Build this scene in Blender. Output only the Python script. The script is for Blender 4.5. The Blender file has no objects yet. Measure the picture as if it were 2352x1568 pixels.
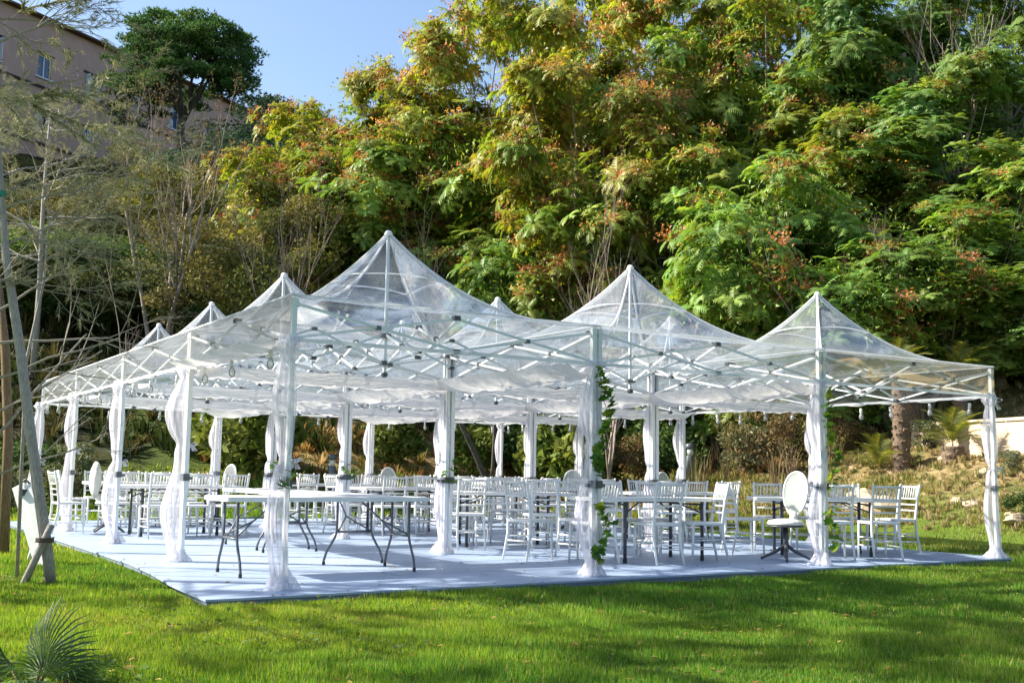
import bpy, math, random
import numpy as np
from mathutils import Vector, Matrix

rnd = random.Random(7)
RS = np.random.RandomState(11)
PI = math.pi
C = bpy.context.scene.collection

# ------------------------------------------------------------------ camera
scene = bpy.context.scene
CX, CY, CZ = -3.365, -8.953, 1.004
YAW, PITCH, ROLL, FPX = 0.55977, 0.118602, 0.015682, 2525.57      # focal length for a 2352 px wide picture
_d = Vector((math.sin(YAW)*math.cos(PITCH), math.cos(YAW)*math.cos(PITCH), math.sin(PITCH)))
_r = Vector((math.cos(YAW), -math.sin(YAW), 0))
_u = _r.cross(_d)
R2 = _r*math.cos(ROLL) + _u*math.sin(ROLL)
U2 = -_r*math.sin(ROLL) + _u*math.cos(ROLL)
cam = bpy.data.objects.new('camera', bpy.data.cameras.new('camera'))
C.objects.link(cam)
mw = Matrix.Identity(4)
for i in range(3):
    mw[i][0], mw[i][1], mw[i][2] = R2[i], U2[i], -_d[i]
mw[0][3], mw[1][3], mw[2][3] = CX, CY, CZ
cam.matrix_world = mw
cam.data.sensor_width = 36
cam.data.lens = 36*FPX/2352
cam.data.clip_start = 0.05
cam.data.clip_end = 3000
scene.camera = cam

# ------------------------------------------------------------------ sky and sun
SUN_EL = math.radians(36)
SUN_TRAVEL = Vector((0.80, -0.60, 0)).normalized()          # the way shadows fall on the ground
world = bpy.data.worlds.new('World')
scene.world = world
world.use_nodes = True
wn = world.node_tree.nodes; wl = world.node_tree.links
wn.clear()
sky = wn.new('ShaderNodeTexSky'); sky.sky_type = 'NISHITA'; sky.sun_disc = False
sky.sun_elevation = SUN_EL
sky.sun_rotation = math.atan2(-SUN_TRAVEL.x, -SUN_TRAVEL.y)
sky.altitude = 50; sky.air_density = 1.0; sky.dust_density = 1.2; sky.ozone_density = 1.5
bg = wn.new('ShaderNodeBackground'); bg.inputs[1].default_value = 0.096
wo = wn.new('ShaderNodeOutputWorld')
wl.new(sky.outputs[0], bg.inputs[0]); wl.new(bg.outputs[0], wo.inputs[0])
sl = bpy.data.lights.new('sun', 'SUN'); sl.energy = 5.0; sl.angle = math.radians(0.5); sl.color = (1.0, 0.93, 0.80)
so = bpy.data.objects.new('sun', sl); C.objects.link(so)
ldir = Vector((SUN_TRAVEL.x*math.cos(SUN_EL), SUN_TRAVEL.y*math.cos(SUN_EL), -math.sin(SUN_EL)))
so.rotation_euler = ldir.to_track_quat('-Z', 'Y').to_euler()
so.location = (-20, 30, 30)
scene.view_settings.view_transform = 'Standard'
scene.view_settings.look = 'None'
scene.view_settings.exposure = 1.4
scene.view_settings.gamma = 1.0
scene.view_settings.use_curve_mapping = False
scene.cycles.max_bounces = 10
scene.cycles.diffuse_bounces = 3
scene.cycles.glossy_bounces = 3
scene.cycles.transmission_bounces = 6
scene.cycles.transparent_max_bounces = 40
scene.cycles.caustics_reflective = False
scene.cycles.caustics_refractive = False

# ------------------------------------------------------------------ materials
MATS = {}
def nodemat(name):
    m = bpy.data.materials.new(name); m.use_nodes = True
    m.node_tree.nodes.clear()
    MATS[name] = m
    return m, m.node_tree.nodes, m.node_tree.links

def principled(name, col, rough=0.5, metal=0.0, noise=0.0, nscale=20.0, bump=0.0, bscale=60.0, col2=None, spec=0.5, stretch=None, rand=0.0):
    m, n, l = nodemat(name)
    o = n.new('ShaderNodeOutputMaterial'); p = n.new('ShaderNodeBsdfPrincipled')
    l.new(p.outputs[0], o.inputs[0])
    p.inputs['Roughness'].default_value = rough; p.inputs['Metallic'].default_value = metal
    p.inputs['Specular IOR Level'].default_value = spec
    tc = n.new('ShaderNodeTexCoord'); mp = n.new('ShaderNodeMapping')
    l.new(tc.outputs['Object'], mp.inputs[0])
    if stretch: mp.inputs['Scale'].default_value = stretch
    c2 = col2 if col2 else tuple(max(0, c*(1-noise)) for c in col)
    nz = n.new('ShaderNodeTexNoise'); nz.inputs['Scale'].default_value = nscale; nz.inputs['Detail'].default_value = 6
    nz.inputs['Roughness'].default_value = 0.65
    l.new(mp.outputs[0], nz.inputs[0])
    cr = n.new('ShaderNodeValToRGB')
    cr.color_ramp.elements[0].position = 0.32; cr.color_ramp.elements[1].position = 0.68
    cr.color_ramp.elements[0].color = (*c2, 1); cr.color_ramp.elements[1].color = (*col, 1)
    l.new(nz.outputs[0], cr.inputs[0])
    last = cr.outputs[0]
    if rand:
        oi = n.new('ShaderNodeObjectInfo'); hs = n.new('ShaderNodeHueSaturation')
        mr = n.new('ShaderNodeMapRange'); mr.inputs['To Min'].default_value = 1-rand; mr.inputs['To Max'].default_value = 1+rand*0.4
        l.new(oi.outputs['Random'], mr.inputs[0]); l.new(mr.outputs[0], hs.inputs['Value']); l.new(last, hs.inputs['Color'])
        last = hs.outputs[0]
    l.new(last, p.inputs['Base Color'])
    if bump:
        b = n.new('ShaderNodeBump'); b.inputs['Strength'].default_value = bump; b.inputs['Distance'].default_value = 0.02
        n2 = n.new('ShaderNodeTexNoise'); n2.inputs['Scale'].default_value = bscale; n2.inputs['Detail'].default_value = 5
        l.new(mp.outputs[0], n2.inputs[0]); l.new(n2.outputs[0], b.inputs['Height']); l.new(b.outputs[0], p.inputs['Normal'])
    return m

principled('white_metal', (0.88, 0.885, 0.89), 0.35, noise=0.10, nscale=9)
principled('white_paint', (0.80, 0.79, 0.76), 0.4, noise=0.10, nscale=14)
principled('cushion_white', (0.82, 0.79, 0.72), 0.8, noise=0.1, nscale=30, bump=0.3, bscale=50)
principled('dark_metal', (0.075, 0.08, 0.095), 0.4, noise=0.3, nscale=30)
principled('grey_metal', (0.13, 0.14, 0.16), 0.38, metal=0.3, noise=0.3, nscale=30)
principled('black_plastic', (0.05, 0.055, 0.07), 0.45, noise=0.2)
principled('table_plastic', (0.85, 0.83, 0.80), 0.45, noise=0.10, nscale=6, bump=0.06, bscale=200)
principled('floor_board', (0.37, 0.46, 0.61), 0.45, nscale=2.2, col2=(0.28, 0.36, 0.51), bump=0.12, bscale=14, stretch=(0.35, 2.0, 1), rand=0.10)
principled('deck_edge', (0.17, 0.21, 0.30), 0.7, noise=0.3)
principled('bark_grey', (0.50, 0.46, 0.42), 0.95, nscale=14, col2=(0.26, 0.23, 0.20), bump=0.9, bscale=30, stretch=(6, 6, 0.8))
principled('bark_brown', (0.30, 0.20, 0.11), 0.95, nscale=12, col2=(0.13, 0.08, 0.04), bump=0.8, bscale=30, stretch=(6, 6, 0.8))
principled('bark_dark', (0.10, 0.085, 0.07), 0.95, nscale=8, col2=(0.04, 0.035, 0.03), bump=0.8, bscale=20)
principled('bark_pale', (0.36, 0.29, 0.25), 0.95, nscale=8, col2=(0.18, 0.14, 0.12), bump=0.4, bscale=20)
principled('palm_bark', (0.22, 0.15, 0.10), 0.95, nscale=20, col2=(0.07, 0.05, 0.035), bump=1.0, bscale=25)
principled('rock', (0.55, 0.45, 0.32), 0.95, nscale=3, col2=(0.30, 0.22, 0.14), bump=1.0, bscale=7)
principled('wall_beige', (0.62, 0.50, 0.36), 0.9, nscale=2, col2=(0.50, 0.39, 0.27), bump=0.4, bscale=18)
principled('plaster_pink', (0.52, 0.33, 0.275), 0.95, nscale=0.5, col2=(0.37, 0.245, 0.22), bump=0.3, bscale=5)
principled('plaster_red', (0.42, 0.17, 0.11), 0.9, noise=0.25, nscale=3)
principled('dark_ledge', (0.05, 0.035, 0.035), 0.9, noise=0.2)
principled('roof_tile', (0.16, 0.10, 0.07), 0.9, noise=0.4, nscale=3)
principled('window_frame', (0.68, 0.70, 0.76), 0.6, noise=0.1)
principled('green_tape', (0.01, 0.22, 0.13), 0.5, noise=0.1)
principled('rope', (0.12, 0.09, 0.07), 0.9, noise=0.3)
principled('panel_white', (0.74, 0.75, 0.72), 0.45, noise=0.15, nscale=5)
principled('rubber', (0.03, 0.03, 0.035), 0.7, noise=0.1)
principled('fur_white', (0.84, 0.82, 0.74), 0.95, noise=0.12, nscale=40, bump=1.0, bscale=90)
principled('bulb_socket', (0.75, 0.75, 0.73), 0.5, noise=0.1)

def mixc(n, l, fac, a, b):
    mx = n.new('ShaderNodeMix'); mx.data_type = 'RGBA'
    if hasattr(fac, 'links'): l.new(fac, mx.inputs[0])
    else: mx.inputs[0].default_value = fac
    for s, v in ((6, a), (7, b)):
        if hasattr(v, 'links'): l.new(v, mx.inputs[s])
        else: mx.inputs[s].default_value = (*v, 1)
    return mx.outputs[2]

# clear PVC roof sheet
def pvc():
    m, n, l = nodemat('clear_pvc')
    o = n.new('ShaderNodeOutputMaterial')
    tc = n.new('ShaderNodeTexCoord')
    nz = n.new('ShaderNodeTexNoise'); nz.inputs['Scale'].default_value = 1.3; nz.inputs['Detail'].default_value = 2.0; nz.inputs['Distortion'].default_value = 0.8
    mp = n.new('ShaderNodeMapping'); mp.inputs['Scale'].default_value = (1, 1, 2.2)
    l.new(tc.outputs['Object'], mp.inputs[0]); l.new(mp.outputs[0], nz.inputs[0])
    bp = n.new('ShaderNodeBump'); bp.inputs['Strength'].default_value = 0.3; bp.inputs['Distance'].default_value = 0.10
    l.new(nz.outputs[0], bp.inputs['Height'])
    tr = n.new('ShaderNodeBsdfTransparent'); tr.inputs[0].default_value = (0.93, 0.95, 0.965, 1)
    di = n.new('ShaderNodeBsdfDiffuse'); di.inputs[0].default_value = (0.80, 0.84, 0.90, 1)
    tl = n.new('ShaderNodeBsdfTranslucent'); tl.inputs[0].default_value = (0.80, 0.85, 0.92, 1)
    gl = n.new('ShaderNodeBsdfGlossy'); gl.inputs['Roughness'].default_value = 0.12; gl.inputs[0].default_value = (1, 1, 1, 1)
    l.new(bp.outputs[0], gl.inputs['Normal'])
    a = n.new('ShaderNodeMixShader'); a.inputs[0].default_value = 0.5
    l.new(di.outputs[0], a.inputs[1]); l.new(tl.outputs[0], a.inputs[2])
    b = n.new('ShaderNodeMixShader')
    cr = n.new('ShaderNodeMapRange'); cr.inputs['From Min'].default_value = 0.3; cr.inputs['From Max'].default_value = 0.7
    cr.inputs['To Min'].default_value = 0.05; cr.inputs['To Max'].default_value = 0.095
    l.new(nz.outputs[0], cr.inputs[0])
    lf = n.new('ShaderNodeLayerWeight'); lf.inputs[0].default_value = 0.5
    pw = n.new('ShaderNodeMath'); pw.operation = 'POWER'; pw.inputs[1].default_value = 3.0; l.new(lf.outputs['Facing'], pw.inputs[0])
    mu = n.new('ShaderNodeMath'); mu.operation = 'MULTIPLY_ADD'; mu.inputs[1].default_value = 0.42; l.new(pw.outputs[0], mu.inputs[0]); l.new(cr.outputs[0], mu.inputs[2])
    l.new(mu.outputs[0], b.inputs[0])
    l.new(tr.outputs[0], b.inputs[1]); l.new(a.outputs[0], b.inputs[2])
    lw = n.new('ShaderNodeLayerWeight'); lw.inputs[0].default_value = 0.25; l.new(bp.outputs[0], lw.inputs['Normal'])
    ml = n.new('ShaderNodeMath'); ml.operation = 'MULTIPLY'; ml.inputs[1].default_value = 0.55
    l.new(lw.outputs['Fresnel'], ml.inputs[0])
    cl = n.new('ShaderNodeMath'); cl.operation = 'MINIMUM'; cl.inputs[1].default_value = 0.45
    l.new(ml.outputs[0], cl.inputs[0])
    c = n.new('ShaderNodeMixShader'); l.new(cl.outputs[0], c.inputs[0])
    l.new(b.outputs[0], c.inputs[1]); l.new(gl.outputs[0], c.inputs[2])
    l.new(c.outputs[0], o.inputs[0])
pvc()

def cloth(name, col, opacity, streak=0.0, scale=(30, 30, 1.5)):
    m, n, l = nodemat(name)
    o = n.new('ShaderNodeOutputMaterial')
    tc = n.new('ShaderNodeTexCoord'); mp = n.new('ShaderNodeMapping'); mp.inputs['Scale'].default_value = scale
    l.new(tc.outputs['Object'], mp.inputs[0])
    nz = n.new('ShaderNodeTexNoise'); nz.inputs['Scale'].default_value = 1.0; nz.inputs['Detail'].default_value = 4
    l.new(mp.outputs[0], nz.inputs[0])
    bp = n.new('ShaderNodeBump'); bp.inputs['Strength'].default_value = 0.6; bp.inputs['Distance'].default_value = 0.03
    l.new(nz.outputs[0], bp.inputs['Height'])
    tr = n.new('ShaderNodeBsdfTransparent')
    di = n.new('ShaderNodeBsdfDiffuse'); di.inputs[0].default_value = (*col, 1)
    tl = n.new('ShaderNodeBsdfTranslucent'); tl.inputs[0].default_value = (*col, 1)
    l.new(bp.outputs[0], di.inputs['Normal']); l.new(bp.outputs[0], tl.inputs['Normal'])
    a = n.new('ShaderNodeMixShader'); a.inputs[0].default_value = 0.45
    l.new(di.outputs[0], a.inputs[1]); l.new(tl.outputs[0], a.inputs[2])
    b = n.new('ShaderNodeMixShader')
    cr = n.new('ShaderNodeMapRange'); cr.inputs['From Min'].default_value = 0.3; cr.inputs['From Max'].default_value = 0.7
    cr.inputs['To Min'].default_value = max(0, opacity-streak); cr.inputs['To Max'].default_value = min(1, opacity+streak)
    l.new(nz.outputs[0], cr.inputs[0]); l.new(cr.outputs[0], b.inputs[0])
    l.new(tr.outputs[0], b.inputs[1]); l.new(a.outputs[0], b.inputs[2])
    l.new(b.outputs[0], o.inputs[0])
    return m
cloth('tulle', (0.84, 0.83, 0.91), 0.39, 0.2)
cloth('tulle_dense', (0.88, 0.87, 0.91), 0.60, 0.25, scale=(25, 25, 25))
cloth('gutter_cloth', (0.84, 0.80, 0.76), 1.0, 0.0, scale=(9, 9, 9))
cloth('hem_white', (0.85, 0.86, 0.88), 0.95, 0.0, scale=(5, 5, 5))

# leaves carry their own species colour in the attribute leaf_col
def leafmat(name, rough=0.48, trans=0.45, spec=0.35, tmul=(1.25, 1.15, 0.45)):
    m, n, l = nodemat(name)
    o = n.new('ShaderNodeOutputMaterial')
    at = n.new('ShaderNodeAttribute'); at.attribute_name = 'leaf_col'
    oi = n.new('ShaderNodeObjectInfo'); hs = n.new('ShaderNodeHueSaturation')
    mr = n.new('ShaderNodeMapRange'); mr.inputs['To Min'].default_value = 0.85; mr.inputs['To Max'].default_value = 1.15
    l.new(oi.outputs['Random'], mr.inputs[0]); l.new(mr.outputs[0], hs.inputs['Value']); l.new(at.outputs['Color'], hs.inputs['Color'])
    p = n.new('ShaderNodeBsdfPrincipled'); p.inputs['Roughness'].default_value = rough
    p.inputs['Specular IOR Level'].default_value = spec
    l.new(hs.outputs[0], p.inputs['Base Color'])
    tl = n.new('ShaderNodeBsdfTranslucent')
    vm = n.new('ShaderNodeVectorMath'); vm.operation = 'MULTIPLY'; vm.inputs[1].default_value = tmul
    l.new(hs.outputs[0], vm.inputs[0]); l.new(vm.outputs[0], tl.inputs[0])
    a = n.new('ShaderNodeMixShader'); a.inputs[0].default_value = trans
    l.new(p.outputs[0], a.inputs[1]); l.new(tl.outputs[0], a.inputs[2]); l.new(a.outputs[0], o.inputs[0])
leafmat('leaf')
leafmat('leaf_dull', rough=0.7, trans=0.3, spec=0.15, tmul=(1.1, 1.05, 0.7))
leafmat('grass_blade', rough=0.5, trans=0.45, spec=0.25, tmul=(1.2, 1.1, 0.4))

def glassmat(name, col, rough=0.05):
    m, n, l = nodemat(name)
    o = n.new('ShaderNodeOutputMaterial'); p = n.new('ShaderNodeBsdfPrincipled'); l.new(p.outputs[0], o.inputs[0])
    tc = n.new('ShaderNodeTexCoord'); nz = n.new('ShaderNodeTexNoise'); nz.inputs['Scale'].default_value = 3
    l.new(tc.outputs['Object'], nz.inputs[0])
    l.new(mixc(n, l, nz.outputs[0], col, tuple(c*1.3 for c in col)), p.inputs['Base Color'])
    p.inputs['Roughness'].default_value = rough
    return m
glassmat('window_glass', (0.06, 0.09, 0.16), 0.08)
def clearglass(name, opac, col):
    m, n, l = nodemat(name)
    o = n.new('ShaderNodeOutputMaterial'); tr = n.new('ShaderNodeBsdfTransparent'); gl = n.new('ShaderNodeBsdfGlossy')
    gl.inputs['Roughness'].default_value = 0.1
    di = n.new('ShaderNodeBsdfDiffuse')
    tc = n.new('ShaderNodeTexCoord'); nz = n.new('ShaderNodeTexNoise'); nz.inputs['Scale'].default_value = 5
    l.new(tc.outputs['Object'], nz.inputs[0]); l.new(mixc(n, l, nz.outputs[0], col, tuple(c*0.8 for c in col)), di.inputs[0])
    a = n.new('ShaderNodeMixShader'); a.inputs[0].default_value = opac
    l.new(tr.outputs[0], a.inputs[1]); l.new(di.outputs[0], a.inputs[2])
    fr = n.new('ShaderNodeFresnel'); fr.inputs[0].default_value = 1.5
    b = n.new('ShaderNodeMixShader'); l.new(fr.outputs[0], b.inputs[0]); l.new(a.outputs[0], b.inputs[1]); l.new(gl.outputs[0], b.inputs[2])
    l.new(b.outputs[0], o.inputs[0])
clearglass('bulb_glass', 0.30, (0.9, 0.9, 0.88))
clearglass('oval_panel', 0.62, (0.58, 0.64, 0.60))

# terrain: colour follows the attribute ground_zone (R lawn, G bank earth, B woodland floor)
def groundmat():
    m, n, l = nodemat('ground_mix')
    o = n.new('ShaderNodeOutputMaterial'); p = n.new('ShaderNodeBsdfPrincipled'); l.new(p.outputs[0], o.inputs[0])
    p.inputs['Roughness'].default_value = 0.95; p.inputs['Specular IOR Level'].default_value = 0.1
    tc = n.new('ShaderNodeTexCoord'); at = n.new('ShaderNodeAttribute'); at.attribute_name = 'ground_zone'
    sp = n.new('ShaderNodeSeparateColor'); l.new(at.outputs['Color'], sp.inputs[0])
    def noise(s, d=6):
        z = n.new('ShaderNodeTexNoise'); z.inputs['Scale'].default_value = s; z.inputs['Detail'].default_value = d; z.inputs['Roughness'].default_value = 0.7
        l.new(tc.outputs['Object'], z.inputs[0]); return z.outputs[0]
    def ramp(f, cols, p0=0.3, p1=0.7):
        r = n.new('ShaderNodeValToRGB'); e = r.color_ramp.elements
        e[0].position = p0; e[1].position = p1; e[0].color = (*cols[0], 1); e[1].color = (*cols[-1], 1)
        if len(cols) == 3:
            q = e.new((p0+p1)/2); q.color = (*cols[1], 1)
        l.new(f, r.inputs[0]); return r.outputs[0]
    g1 = ramp(noise(60), [(0.04, 0.08, 0.012), (0.11, 0.18, 0.025)])
    g2 = ramp(noise(1.1), [(0.07, 0.15, 0.016), (0.18, 0.22, 0.03)])
    lawn = mixc(n, l, 0.5, g1, g2)
    e1 = ramp(noise(2.5, 8), [(0.08, 0.11, 0.03), (0.24, 0.18, 0.08), (0.46, 0.34, 0.20)], 0.34, 0.70)
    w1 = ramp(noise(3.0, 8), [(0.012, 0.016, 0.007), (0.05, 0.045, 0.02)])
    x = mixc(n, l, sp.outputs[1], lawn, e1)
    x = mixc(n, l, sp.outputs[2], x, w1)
    l.new(x, p.inputs['Base Color'])
    b = n.new('ShaderNodeBump'); b.inputs['Strength'].default_value = 0.9; b.inputs['Distance'].default_value = 0.08
    l.new(noise(7, 8), b.inputs['Height']); l.new(b.outputs[0], p.inputs['Normal'])
groundmat()

# ------------------------------------------------------------------ object helpers
def tag(o, label=None, cat=None, group=None, kind=None):
    if label: o['label'] = label
    if cat: o['category'] = cat
    if group: o['group'] = group
    if kind: o['kind'] = kind
    return o
def empty(name, loc=(0, 0, 0), rz=0.0, label=None, cat=None, group=None):
    o = bpy.data.objects.new(name, None); C.objects.link(o)
    o.empty_display_size = 0.1
    o.location = loc; o.rotation_euler = (0, 0, rz)
    tag(o, label, cat, group)
    return o

class MB:
    def __init__(s): s.v = []; s.f = []
    def add(s, vs, fs):
        b = len(s.v); s.v += [tuple(v) for v in vs]; s.f += [tuple(i+b for i in f) for f in fs]; return s
    def box(s, c, sz, rot=None):
        hx, hy, hz = sz[0]/2, sz[1]/2, sz[2]/2
        vs = [Vector((x*hx, y*hy, z*hz)) for x in (-1, 1) for y in (-1, 1) for z in (-1, 1)]
        if rot is not None: vs = [rot @ v for v in vs]
        vs = [v + Vector(c) for v in vs]
        return s.add(vs, [(0, 1, 3, 2), (4, 6, 7, 5), (0, 4, 5, 1), (2, 3, 7, 6), (0, 2, 6, 4), (1, 5, 7, 3)])
    def bar(s, a, b, w, h=None, up=Vector((0, 0, 1))):
        a = Vector(a); b = Vector(b); h = h or w
        z = (b-a); L = z.length; z.normalize()
        if abs(z.dot(up)) > 0.98: up = Vector((1, 0, 0))
        x = z.cross(up).normalized(); y = x.cross(z)
        M = Matrix((x, y, z)).transposed()
        return s.box((a+b)/2, (w, h, L), M)
    def tube(s, pts, rad, n=6, cap=True):
        pts = [Vector(p) for p in pts]; N = len(pts)
        if not isinstance(rad, (list, tuple)): rad = [rad]*N
        vs = []; px = None
        for i, p in enumerate(pts):
            t = (pts[min(i+1, N-1)] - pts[max(i-1, 0)])
            if t.length < 1e-9: t = Vector((0, 0, 1))
            t.normalize()
            if px is None:
                px = t.cross(Vector((0.31, 0.2, 0.93)))
                if px.length < 0.1: px = t.cross(Vector((1, 0, 0)))
            px = (px - t*px.dot(t)).normalized(); py = t.cross(px)
            for k in range(n):
                a = 2*PI*k/n
                vs.append(p + (px*math.cos(a) + py*math.sin(a))*rad[i])
        fs = [(i*n+k, i*n+(k+1) % n, (i+1)*n+(k+1) % n, (i+1)*n+k) for i in range(N-1) for k in range(n)]
        if cap: fs += [tuple(range(n-1, -1, -1)), tuple((N-1)*n+k for k in range(n))]
        return s.add(vs, fs)
    def lathe(s, prof, n=16, c=(0, 0, 0)):
        N = len(prof)
        vs = [(c[0]+r*math.cos(2*PI*k/n), c[1]+r*math.sin(2*PI*k/n), c[2]+z) for r, z in prof for k in range(n)]
        fs = [(i*n+k, i*n+(k+1) % n, (i+1)*n+(k+1) % n, (i+1)*n+k) for i in range(N-1) for k in range(n)]
        fs += [tuple(range(n-1, -1, -1)), tuple((N-1)*n+k for k in range(n))]
        return s.add(vs, fs)
    def mesh(s, name, mat, smooth=False):
        me = bpy.data.meshes.new(name); me.from_pydata(s.v, [], s.f); me.update()
        if mat: me.materials.append(MATS[mat])
        if smooth: me.polygons.foreach_set('use_smooth', [True]*len(me.polygons))
        return me
    def build(s, name, mat, parent=None, smooth=False, bevel=0, label=None):
        o = bpy.data.objects.new(name, s.mesh(name, mat, smooth)); C.objects.link(o)
        if parent: o.parent = parent
        if bevel:
            b = o.modifiers.new('b', 'BEVEL'); b.width = bevel; b.segments = 2; b.limit_method = 'ANGLE'
        if label: o['label'] = label
        return o

def link(name, me, parent=None, loc=None, rot=None, scale=None):
    o = bpy.data.objects.new(name, me); C.objects.link(o)
    if parent: o.parent = parent
    if loc is not None: o.location = loc
    if rot is not None: o.rotation_euler = rot
    if scale is not None: o.scale = scale
    return o
def copy_thing(root, loc, rz=0.0, label=None, scale=None):
    r = root.copy(); C.objects.link(r); r.location = loc; r.rotation_euler = (0, 0, rz)
    if scale: r.scale = scale
    if label: r['label'] = label
    for ch in list(root.children):
        c = ch.copy(); C.objects.link(c); c.parent = r
        for g in list(ch.children):
            d = g.copy(); C.objects.link(d); d.parent = c
    return r

def npmesh(name, V, F, mat, col=None, smooth=False, attr='leaf_col'):
    """V (n,3); F (m,k) with k 3 or 4; col (n,3) per vertex"""
    V = np.asarray(V, np.float32); F = np.asarray(F, np.int32)
    me = bpy.data.meshes.new(name)
    me.vertices.add(len(V)); me.vertices.foreach_set('co', V.ravel())
    k = F.shape[1]
    me.loops.add(F.size); me.loops.foreach_set('vertex_index', F.ravel())
    me.polygons.add(len(F)); me.polygons.foreach_set('loop_start', np.arange(0, F.size, k, dtype=np.int32))
    if smooth: me.polygons.foreach_set('use_smooth', np.ones(len(F), bool))
    me.update(calc_edges=True)
    if col is not None:
        a = me.attributes.new(attr, 'FLOAT_COLOR', 'POINT')
        cc = np.ones((len(V), 4), np.float32); cc[:, :3] = col
        a.data.foreach_set('color', cc.ravel())
    me.materials.append(MATS[mat])
    return me

# ------------------------------------------------------------------ terrain
def smooth01(t): t = np.clip(t, 0, 1); return t*t*(3-2*t)
def ground_h(x, y):
    x = np.asarray(x, float); y = np.asarray(y, float)
    t = x-12.0
    fx = np.where(t < 0, 0, np.where(t < 6, 0.27*t, 1.62+0.45*(t-6)))
    fx = fx*smooth01((x-11.6)/2.0)
    g = 8.0*(1-smooth01((x+6)/14.0))           # width of the gentle upper lawn on the left
    t = y-15.2
    t2 = t-g
    fy = 0.085*np.clip(t, 0, None)*(g/8.0) + np.where(t2 < 0, 0, np.where(t2 < 4, 0.40*t2, 1.6+0.40*(t2-4)))
    fy = np.where(t < 0, 0, fy)
    h = np.log(np.exp(np.clip(fx, 0, 60)*1.5)+np.exp(np.clip(fy, 0, 60)*1.5)-1)/1.5
    h = np.where(h > 24, 24+(h-24)*0.08, h)
    bumps = 0.10*np.sin(x*1.3+np.sin(y*0.9))*np.cos(y*1.1+1.0) + 0.05*np.sin(x*3.1+y*2.3)
    amt = smooth01(h/1.0)
    und = 0.012*np.sin(x*0.9+0.5)*np.cos(y*0.7)
    return -0.06 + h + bumps*amt*1.6 + und
def gz(x, y): return float(ground_h(x, y))

def W(px, depth, z=None, py=None):
    """a point of the place seen at column px of the photo (2352 wide) at a distance"""
    v = _d*FPX + R2*(px-1176) - U2*((1085 if py is None else py)-784)
    t = depth/(v.x*0.5310+v.y*0.8474)
    x = CX+v.x*t; y = CY+v.y*t
    if py is not None: z = CZ+v.z*t
    return (x, y, gz(x, y) if z is None else z)

xs = np.concatenate([[-900, -500, -300, -200, -150], np.arange(-120, -16, 3.0), np.arange(-16, 40, 0.5), np.arange(40, 150, 3.0), [170, 220, 320, 520, 900]])
ys = np.concatenate([[-900, -500, -300, -200, -120, -80, -50, -30], np.arange(-20, 50, 0.5), np.arange(50, 150, 3.0), [170, 220, 320, 520, 900]])
GX, GY = np.meshgrid(xs, ys, indexing='ij')
GZ = ground_h(GX, GY)
V = np.stack([GX, GY, GZ], -1).reshape(-1, 3)
nx, ny = len(xs), len(ys)
ii, jj = np.meshgrid(np.arange(nx-1), np.arange(ny-1), indexing='ij')
a = (ii*ny+jj).ravel()
F = np.stack([a, a+ny, a+ny+1, a+1], -1)
hh = (GZ+0.06).ravel()
xx = GX.ravel(); yy = GY.ravel()
earth = smooth01((hh-0.25)/0.7) * smooth01((xx-4)/4.0)
earth = np.maximum(earth, (1-smooth01((np.hypot(xx+2.0, yy-2.6)-.25)/.9))*.8)
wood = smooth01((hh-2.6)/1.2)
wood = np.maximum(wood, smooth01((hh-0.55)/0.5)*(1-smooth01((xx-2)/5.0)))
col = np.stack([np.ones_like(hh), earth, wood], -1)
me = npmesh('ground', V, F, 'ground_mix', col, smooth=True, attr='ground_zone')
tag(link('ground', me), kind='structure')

# ------------------------------------------------------------------ lawn blades
def blades(name, n, region, hmin, hmax, w, seed, keep=None, cols=None, lean=0.5):
    r = np.random.RandomState(seed)
    x, y = region(r, n)
    if keep is not None:
        k = keep(x, y); x, y = x[k], y[k]
    n = len(x); z = ground_h(x, y) - 0.005
    h = r.uniform(hmin, hmax, n)
    # tufts: patchy height and colour
    pat = np.sin(x*2.1+np.sin(y*1.7)*1.3)*np.cos(y*2.3+np.sin(x*1.1))
    pat2 = np.sin(x*0.7+2)*np.cos(y*0.8+1)+0.4*np.sin(x*5.3+y*3.1)
    cl = np.sin(x*4.7+1.3*np.sin(y*3.9+2))*np.sin(y*5.3+1.1*np.sin(x*3.1)) + 0.6*np.sin(x*11.3+y*4.1)*np.sin(y*9.7-x*5.2)
    h *= np.clip(0.9+0.22*pat+0.35*cl, .45, 1.8)
    a = r.uniform(0, 2*PI, n); ln = r.uniform(0.05, lean, n)*h
    la = r.uniform(0, 2*PI, n)
    dx, dy = np.cos(a)*w/2*r.uniform(.7, 1.3, n), np.sin(a)*w/2
    P0 = np.stack([x-dx, y-dy, z], -1); P1 = np.stack([x+dx, y+dy, z], -1)
    P2 = np.stack([x+np.cos(la)*ln, y+np.sin(la)*ln, z+h], -1)
    V = np.stack([P0, P1, P2], 1).reshape(-1, 3)
    F = np.arange(3*n).reshape(n, 3)
    g1 = np.array([0.085, 0.22, 0.024]); g2 = np.array([0.27, 0.37, 0.04]); g3 = np.array([0.42, 0.36, 0.15]); g4 = np.array([0.05, 0.14, 0.03])
    lat = ((x-CX)*0.8474-(y-CY)*0.531)/6
    t = np.clip(0.40-0.24*lat+0.40*pat2+r.normal(0, .25, n), 0, 1)[:, None]
    c = g1*(1-t)+g2*t
    dry = (r.rand(n) < 0.06+0.10*(pat2 > 0.8))[:, None]; c = np.where(dry, g3, c)
    dk = (r.rand(n) < 0.15)[:, None]; c = np.where(dk, g4, c)
    c = c*r.uniform(.75, 1.25, n)[:, None]*(1+0.16*np.clip(cl, -1, 1))[:, None]
    if cols is not None: c = cols(x, y, c, r)
    col = np.repeat(c, 3, 0)
    me = npmesh(name, V, F, 'grass_blade', col)
    return link(name, me)
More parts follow.
